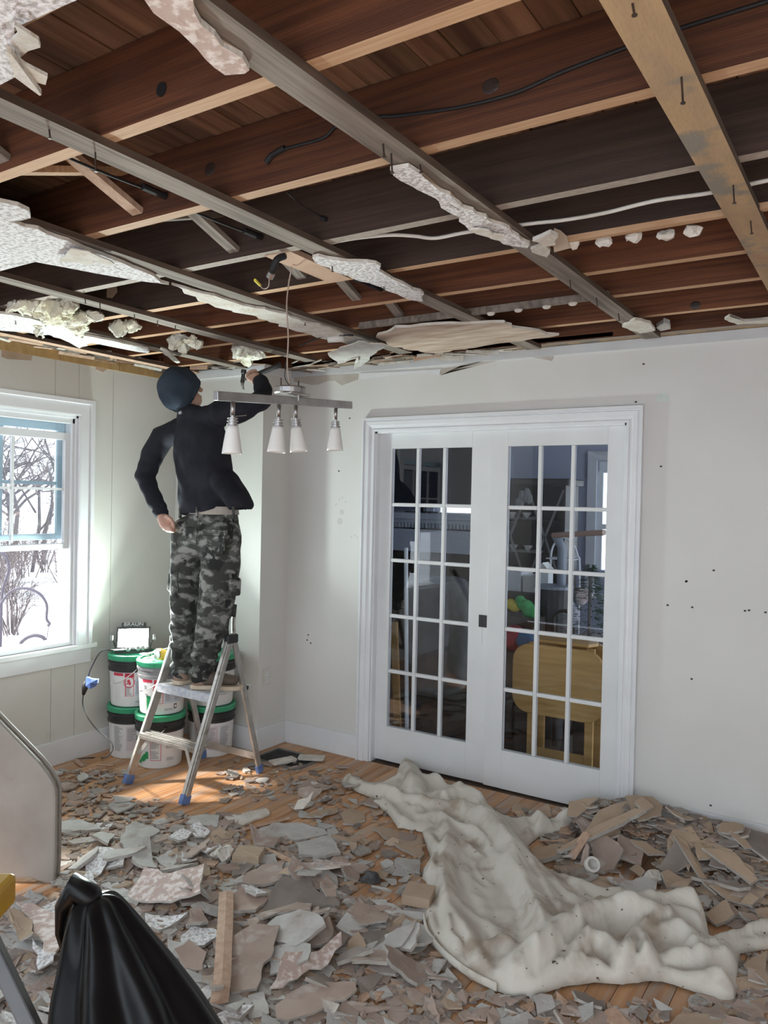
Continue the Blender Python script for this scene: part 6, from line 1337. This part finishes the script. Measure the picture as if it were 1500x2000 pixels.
# other things standing in there
st_ = thing('upright_pole', AY(1098,1250,5.3), 'grey upright pole with a long wooden bar on its top', 'pole'); q = AY(1098,1070,5.3); q2 = AY(1086,1046,5.25)
MB().tube([V((q.x,5.3,.01)), q, q2], .032, 12).build('post', mat('blue grey pipe', (.25,.28,.34), None, .4), st_, smooth=True); MB().tube([q2+V((-.02,-.0,.0)), AY(1180,1040,5.05)], .020, 10).build('wooden_bar', mat('pinkish dowel', (.50,.33,.25), None, .5), st_)
wf = thing('wire_plant_stand', (-2.0,5.9,0), 'white arched wire plant stand in the far room', 'stand'); ar = [AY(1085,1120,5.9)]
ar = [AY(x, y, 5.9) for x, y in ((1075,1125),(1076,1085),(1083,1062),(1100,1050),(1118,1062),(1128,1085),(1132,1125))]; MB().tube(smoothpath([V((ar[0].x,5.9,.01))]+ar+[V((ar[-1].x,5.9,.01))], 5), .008, 6).build('arch', trim_m, wf)
for y in (1088, 1112): a, b = AY(1077,y,5.9), AY(1130,y-2,5.9); B(a.x, b.x, 5.78, 5.95, a.z-.008, a.z).build('shelf', trim_m, wf)
cab = thing('low_chest', (-2.35,5.9,0), 'dark low chest carrying white boxes in the far room', 'chest'); a, b = AY(990,1160,5.7), AY(1068,1160,5.7); B(a.x-.1, b.x, 5.6, 6.0, .0, a.z).build('body', hutch_m, cab, bevel=.01); B(a.x-.13, b.x+.02, 5.57, 6.02, a.z, a.z+.03).build('top', hutch_m, cab)
for x0, x1, y0, nm, lab in ((993,1022,1120,'paper_box','white open box on the dark low chest'),(1024,1052,1130,'carton','grey white carton on the dark low chest')):
    p, q = AY(x0, 1160, 5.7), AY(x1, y0, 5.7); B(p.x, q.x, 5.66, 5.9, a.z+.031, a.z+.031+max(.08, q.z-p.z)).build(nm, ring_m if nm == 'carton' else trim_m, None, bevel=.004); o = bpy.data.objects[nm]; tag(o, lab, 'box')
bh = thing('birdhouse', AY(1063,1140,5.6), 'small white birdhouse behind the right door', 'birdhouse'); p = AY(1063,1140,5.6); bx = B(p.x-.045,p.x+.045,5.56,5.66,p.z-.03,p.z+.09).build('house', trim_m, bh); MB().prism([V((p.x-.065,5.55,p.z+.09)),V((p.x+.065,5.55,p.z+.09)),V((p.x,5.55,p.z+.16))], (0,.12,0)).build('gable_roof', ring_m, bh); MB().tube([V((p.x,5.61,.0)), V((p.x,5.61,p.z-.03))], .015, 8).build('stake', trim_m, bh)
bn = thing('dark_bin', AY(1075,1190,5.2), 'dark bin with a pale rim behind the right door', 'bin'); p = AY(1077,1150,5.2); MB().lathe([(.10,0),(.125,p.z)], (p.x,5.25,0.0), 20).build('drum', blackp_m, bn); MB().lathe([(.125,0),(.135,.0),(.135,.02),(.125,.02)], (p.x,5.25,p.z), 20).build('rim', MATS['blue grey pipe'], bn)
def plush(pts, r_, m_, name, label, y):
    mb = MB(); [mb.sphere(AY(*p, y), q, 12, 8) for p, q in zip(pts, r_)]; o = mb.build(name, m_, smooth=True); rm = o.modifiers.new('r', 'REMESH'); rm.mode = 'VOXEL'; rm.voxel_size = .012; return tag(o, label, 'toy')
plush([(1016,1172),(1026,1182),(1036,1195),(1044,1203)], [.035,(.06,.05,.04),(.06,.05,.05),(.04,.04,.04)], plushg_m, 'plush_dinosaur', 'green plush dinosaur behind the right door', 5.0)
plush([(998,1180),(1006,1187)], [.04,(.045,.04,.03)], plushy_m, 'plush_toy', 'yellow plush toy beside the green dinosaur', 5.0)
tx = thing('toy_chest', AY(1010,1260,5.0), 'dark toy chest holding the plush toys', 'chest'); p, q = AY(985,1200,5.0), AY(1052,1200,5.0); B(p.x, q.x, 4.9, 5.2, .0, p.z-.0).build('body', hutch_m, tx, bevel=.01); B(p.x-.02, q.x+.02, 4.88, 4.90, p.z-.05, p.z+.01).build('rim', hutch_m, tx)
for (x, y, r_, m_, lab) in ((1004,1246,.085,ball_m,'dark red ball on the chest front'),(1028,1250,.075,ballb_m,'blue ball beside the dark red ball')):
    p = AY(x, y, 4.80); mb = MB().sphere(p, r_, 20, 14); o = mb.build('toy_ball', m_, smooth=True); tag(o, lab, 'ball'); MB().lathe([(r_*.5,0),(r_*.5,.006),(r_*.3,.008)], p+V((0,-r_*.96,0)), 14, (0,-1,0)).build('valve_ring', m_, o)
    mb = MB(); mb.box(p.x-.06, p.x+.06, 4.72, 4.88, 0, p.z-r_*.94); o2 = mb.build('crate', hutch_m, bevel=.01); tag(o2, 'dark crate under the '+lab.split(' on')[0].split(' beside')[0], 'crate')
# little fir tree and plush on a stool
ft_ = thing('fir_tree', AY(1150,1320,4.75), 'small dark green artificial fir behind the right door', 'fir tree'); mb = MB(); p0_ = AY(1152,1190,4.85)
for i in range(520):
    zz = rnd.uniform(-.16,.28); rr = max(.02,.20*(1-(zz+.16)/.46)); a = rnd.uniform(0,6.28); c_ = p0_+V((rr*math.cos(a)*rnd.uniform(.2,1), rr*math.sin(a)*rnd.uniform(.2,1), zz)); d_ = V((math.cos(a), math.sin(a), -.3)).normalized()*.05; s_ = V((-d_.y, d_.x, .02)).normalized()*.006
    mb.add([c_-s_, c_+s_, c_+d_+V((0,0,.01))], [(0,1,2)])
mb.build('needles', tree_m, ft_, kind='stuff'); MB().tube([V((p0_.x, p0_.y, .8)), p0_+V((0,0,.26))], .012, 6).build('trunk', bark_m, ft_); B(p0_.x-.07,p0_.x+.07,p0_.y-.07,p0_.y+.07,.0,.8).build('pedestal', hutch_m, ft_, bevel=.01)
plush([(1136,1168),(1135,1155),(1148,1162)], [(.04,.04,.05),.03,.035], mat('pale pink plush', (.62,.42,.42), (.75,.70,.68), .9, 40), 'plush_toy', 'pink and white plush by the top of the small fir', 5.1)
plush([(1105,1185),(1112,1200),(1100,1210)], [(.07,.05,.07),(.07,.05,.08),(.06,.05,.06)], mat('speckled wool', (.18,.18,.22), (.62,.60,.66), .9, 120), 'wool_bundle', 'grey speckled woollen bundle behind the right door', 5.4)
hcx = thing('bentwood_chair', AY(1092,1215,5.05), 'dark bentwood chair back above the oak table', 'chair'); cy = 5.05
MB().tube(smoothpath([AY(x, y, cy) for x, y in ((1082,1228),(1082,1205),(1092,1194),(1106,1194),(1115,1205),(1115,1228))], 5), .012, 8).build('back_hoop', hutch_m, hcx); p, q = AY(1080,1230,cy), AY(1117,1230,cy); B(p.x, q.x, cy-.02, cy+.36, .45, .49).build('seat', hutch_m, hcx, bevel=.01)
for xx in (p.x+.03, q.x-.03):
    for yy in (cy, cy+.33): MB().tube([(xx, yy, .0), (xx, yy, .45)], .016, 8).build('leg', hutch_m, hcx)
for (x,) in ((1082,),(1115,)): a = AY(x,1228,cy); MB().tube([a, V((a.x, cy, .49))], .012, 8).build('back_post', hutch_m, hcx)
# ================================================================== outside: snow, brush, garden hooks
GZ = -.45
mb = MB(); gx_ = np.linspace(-60, 30, 46); gy_ = np.linspace(-40, 60, 51)
for y in gy_:
    for x in gx_: mb.v.append((x, y, GZ+.18*noise.noise(V((x*.13, y*.13, 4)))+.05*noise.noise(V((x*.5, y*.5, 2)))-(.25 if -7 < x < 3 and -2 < y < 9 else 0)))
for j in range(50):
    for i in range(45): mb.face((j*46+i, j*46+i+1, (j+1)*46+i+1, (j+1)*46+i))
struct(mb, 'ground', snow_m, smooth=True)
def twigs(mb, p, d_, L, r_, depth, rr, up=.12):
    q = p+d_*L; mid = (p+q)/2+V((rr.uniform(-1,1), rr.uniform(-1,1), rr.uniform(-.5,1)))*L*.07; mb.tube([p, mid, q], [r_, r_*.85, r_*.6], 3, cap=False)
    if depth == 0: return
    for _ in range(rr.randint(2, 4) if depth > 1 else rr.randint(3, 5)):
        t = rr.uniform(.35, 1.); b = p.lerp(q, t); v = V((rr.gauss(0,1), rr.gauss(0,1), rr.gauss(0,1))).normalized(); nd = (d_*.75+v*.75+V((0,0,up))).normalized()
        twigs(mb, b, nd, L*rr.uniform(.5,.78), r_*.55, depth-1, rr, up)
rr = random.Random(3)
cd0 = V((-4.16*1.0, 2.72, 0)).normalized()
for i in range(26):
    dist = rr.uniform(17, 36); lat = (i-13)*.36*dist/22+rr.uniform(-.3,.3)+.5; p = cd0*dist + V((-cd0.y, cd0.x, 0))*-lat; p.z = GZ-.1
    tr_ = thing('bare_tree', p, 'x', 'tree', 'bare trees beyond the snow'); mb = MB(); h_ = rr.uniform(1.5, 3.0)
    twigs(mb, p, V((rr.uniform(-.12,.12), rr.uniform(-.12,.12), 1)).normalized(), h_, rr.uniform(.05,.10), 4, rr); tr_['label'] = 'leafless tree in the winter thicket outside the window'
    mb.build('branches', bark_m, tr_)
for i in range(16):
    dist = rr.uniform(15.5, 22); lat = (i-8)*.40+rr.uniform(-.3,.3)+.4; p = cd0*dist + V((-cd0.y, cd0.x, 0))*-lat; p.z = GZ-.1; mb = MB()
    for k in range(13): twigs(mb, p+V((rr.uniform(-.25,.25), rr.uniform(-.25,.25), 0)), V((rr.uniform(-.5,.5), rr.uniform(-.5,.5), 1)).normalized(), rr.uniform(.6,1.15), .014, 3, rr)
    o = mb.build('bare_shrub', twig_m); o.data.transform(Matrix.Translation(-p)); o.location = p; tag(o, 'tangled leafless brush at the edge of the snow outside', 'shrub', 'brush outside the window')
p = AD(20, 1198, 11.5); p.z = GZ-.05; mb = MB()
for k in range(16): twigs(mb, p+V((rr.uniform(-.12,.12), rr.uniform(-.12,.12), 0)), V((rr.uniform(-.35,.35), rr.uniform(-.35,.35), 1)).normalized(), rr.uniform(.55,.8), .013, 3, rr)
o = mb.build('bare_shrub', twig_m); o.data.transform(Matrix.Translation(-p)); o.location = p; tag(o, 'vase-shaped leafless shrub in the snow, seen under the raised sash', 'shrub')
def hook(px, dd, label, r_=.010):
    pts = [AD(x, y, dd) for x, y in px]; g0 = V(pts[0]); g0.z = GZ-.2; tag(MB().tube([g0]+smoothpath(pts, 6), r_, 7).build('garden_hook', iron_m, smooth=True), label, 'garden hook')
hook([(2,1200),(6,1150),(17,1115),(14,1092),(2,1080),(-14,1084)], 6.0, 'tall curved garden hook at the left of the window')
hook([(-4,1200),(3,1178),(22,1155),(48,1149),(75,1158),(91,1180),(91,1208),(97,1218),(93,1222)], 5.8, 'wide arched garden hook in front of the shrub'); hook([(41,1255),(52,1246),(68,1241),(84,1245),(90,1256)], 5.0, 'low arched garden hook near the sill', .012)
o = MB().tube([AD(97,1220,5.8), AD(93,1235,5.8), AD(91,1252,5.8)], .003, 5).build('hanging_chain', iron_m); tag(o, 'thin chain hanging from the arched garden hook', 'chain')

# the few look-alikes that nothing tells apart share their label and a group
by = {}
for o in S.objects:
    if o.parent is None and o.get('category') in ('plaster shard', 'wood sliver'): by.setdefault(o['label'], []).append(o)
for lab, os_ in by.items():
    for o in os_: o['group'] = (lab+' (alike)') if len(os_) > 1 else 'broken plasterboard on the floor'
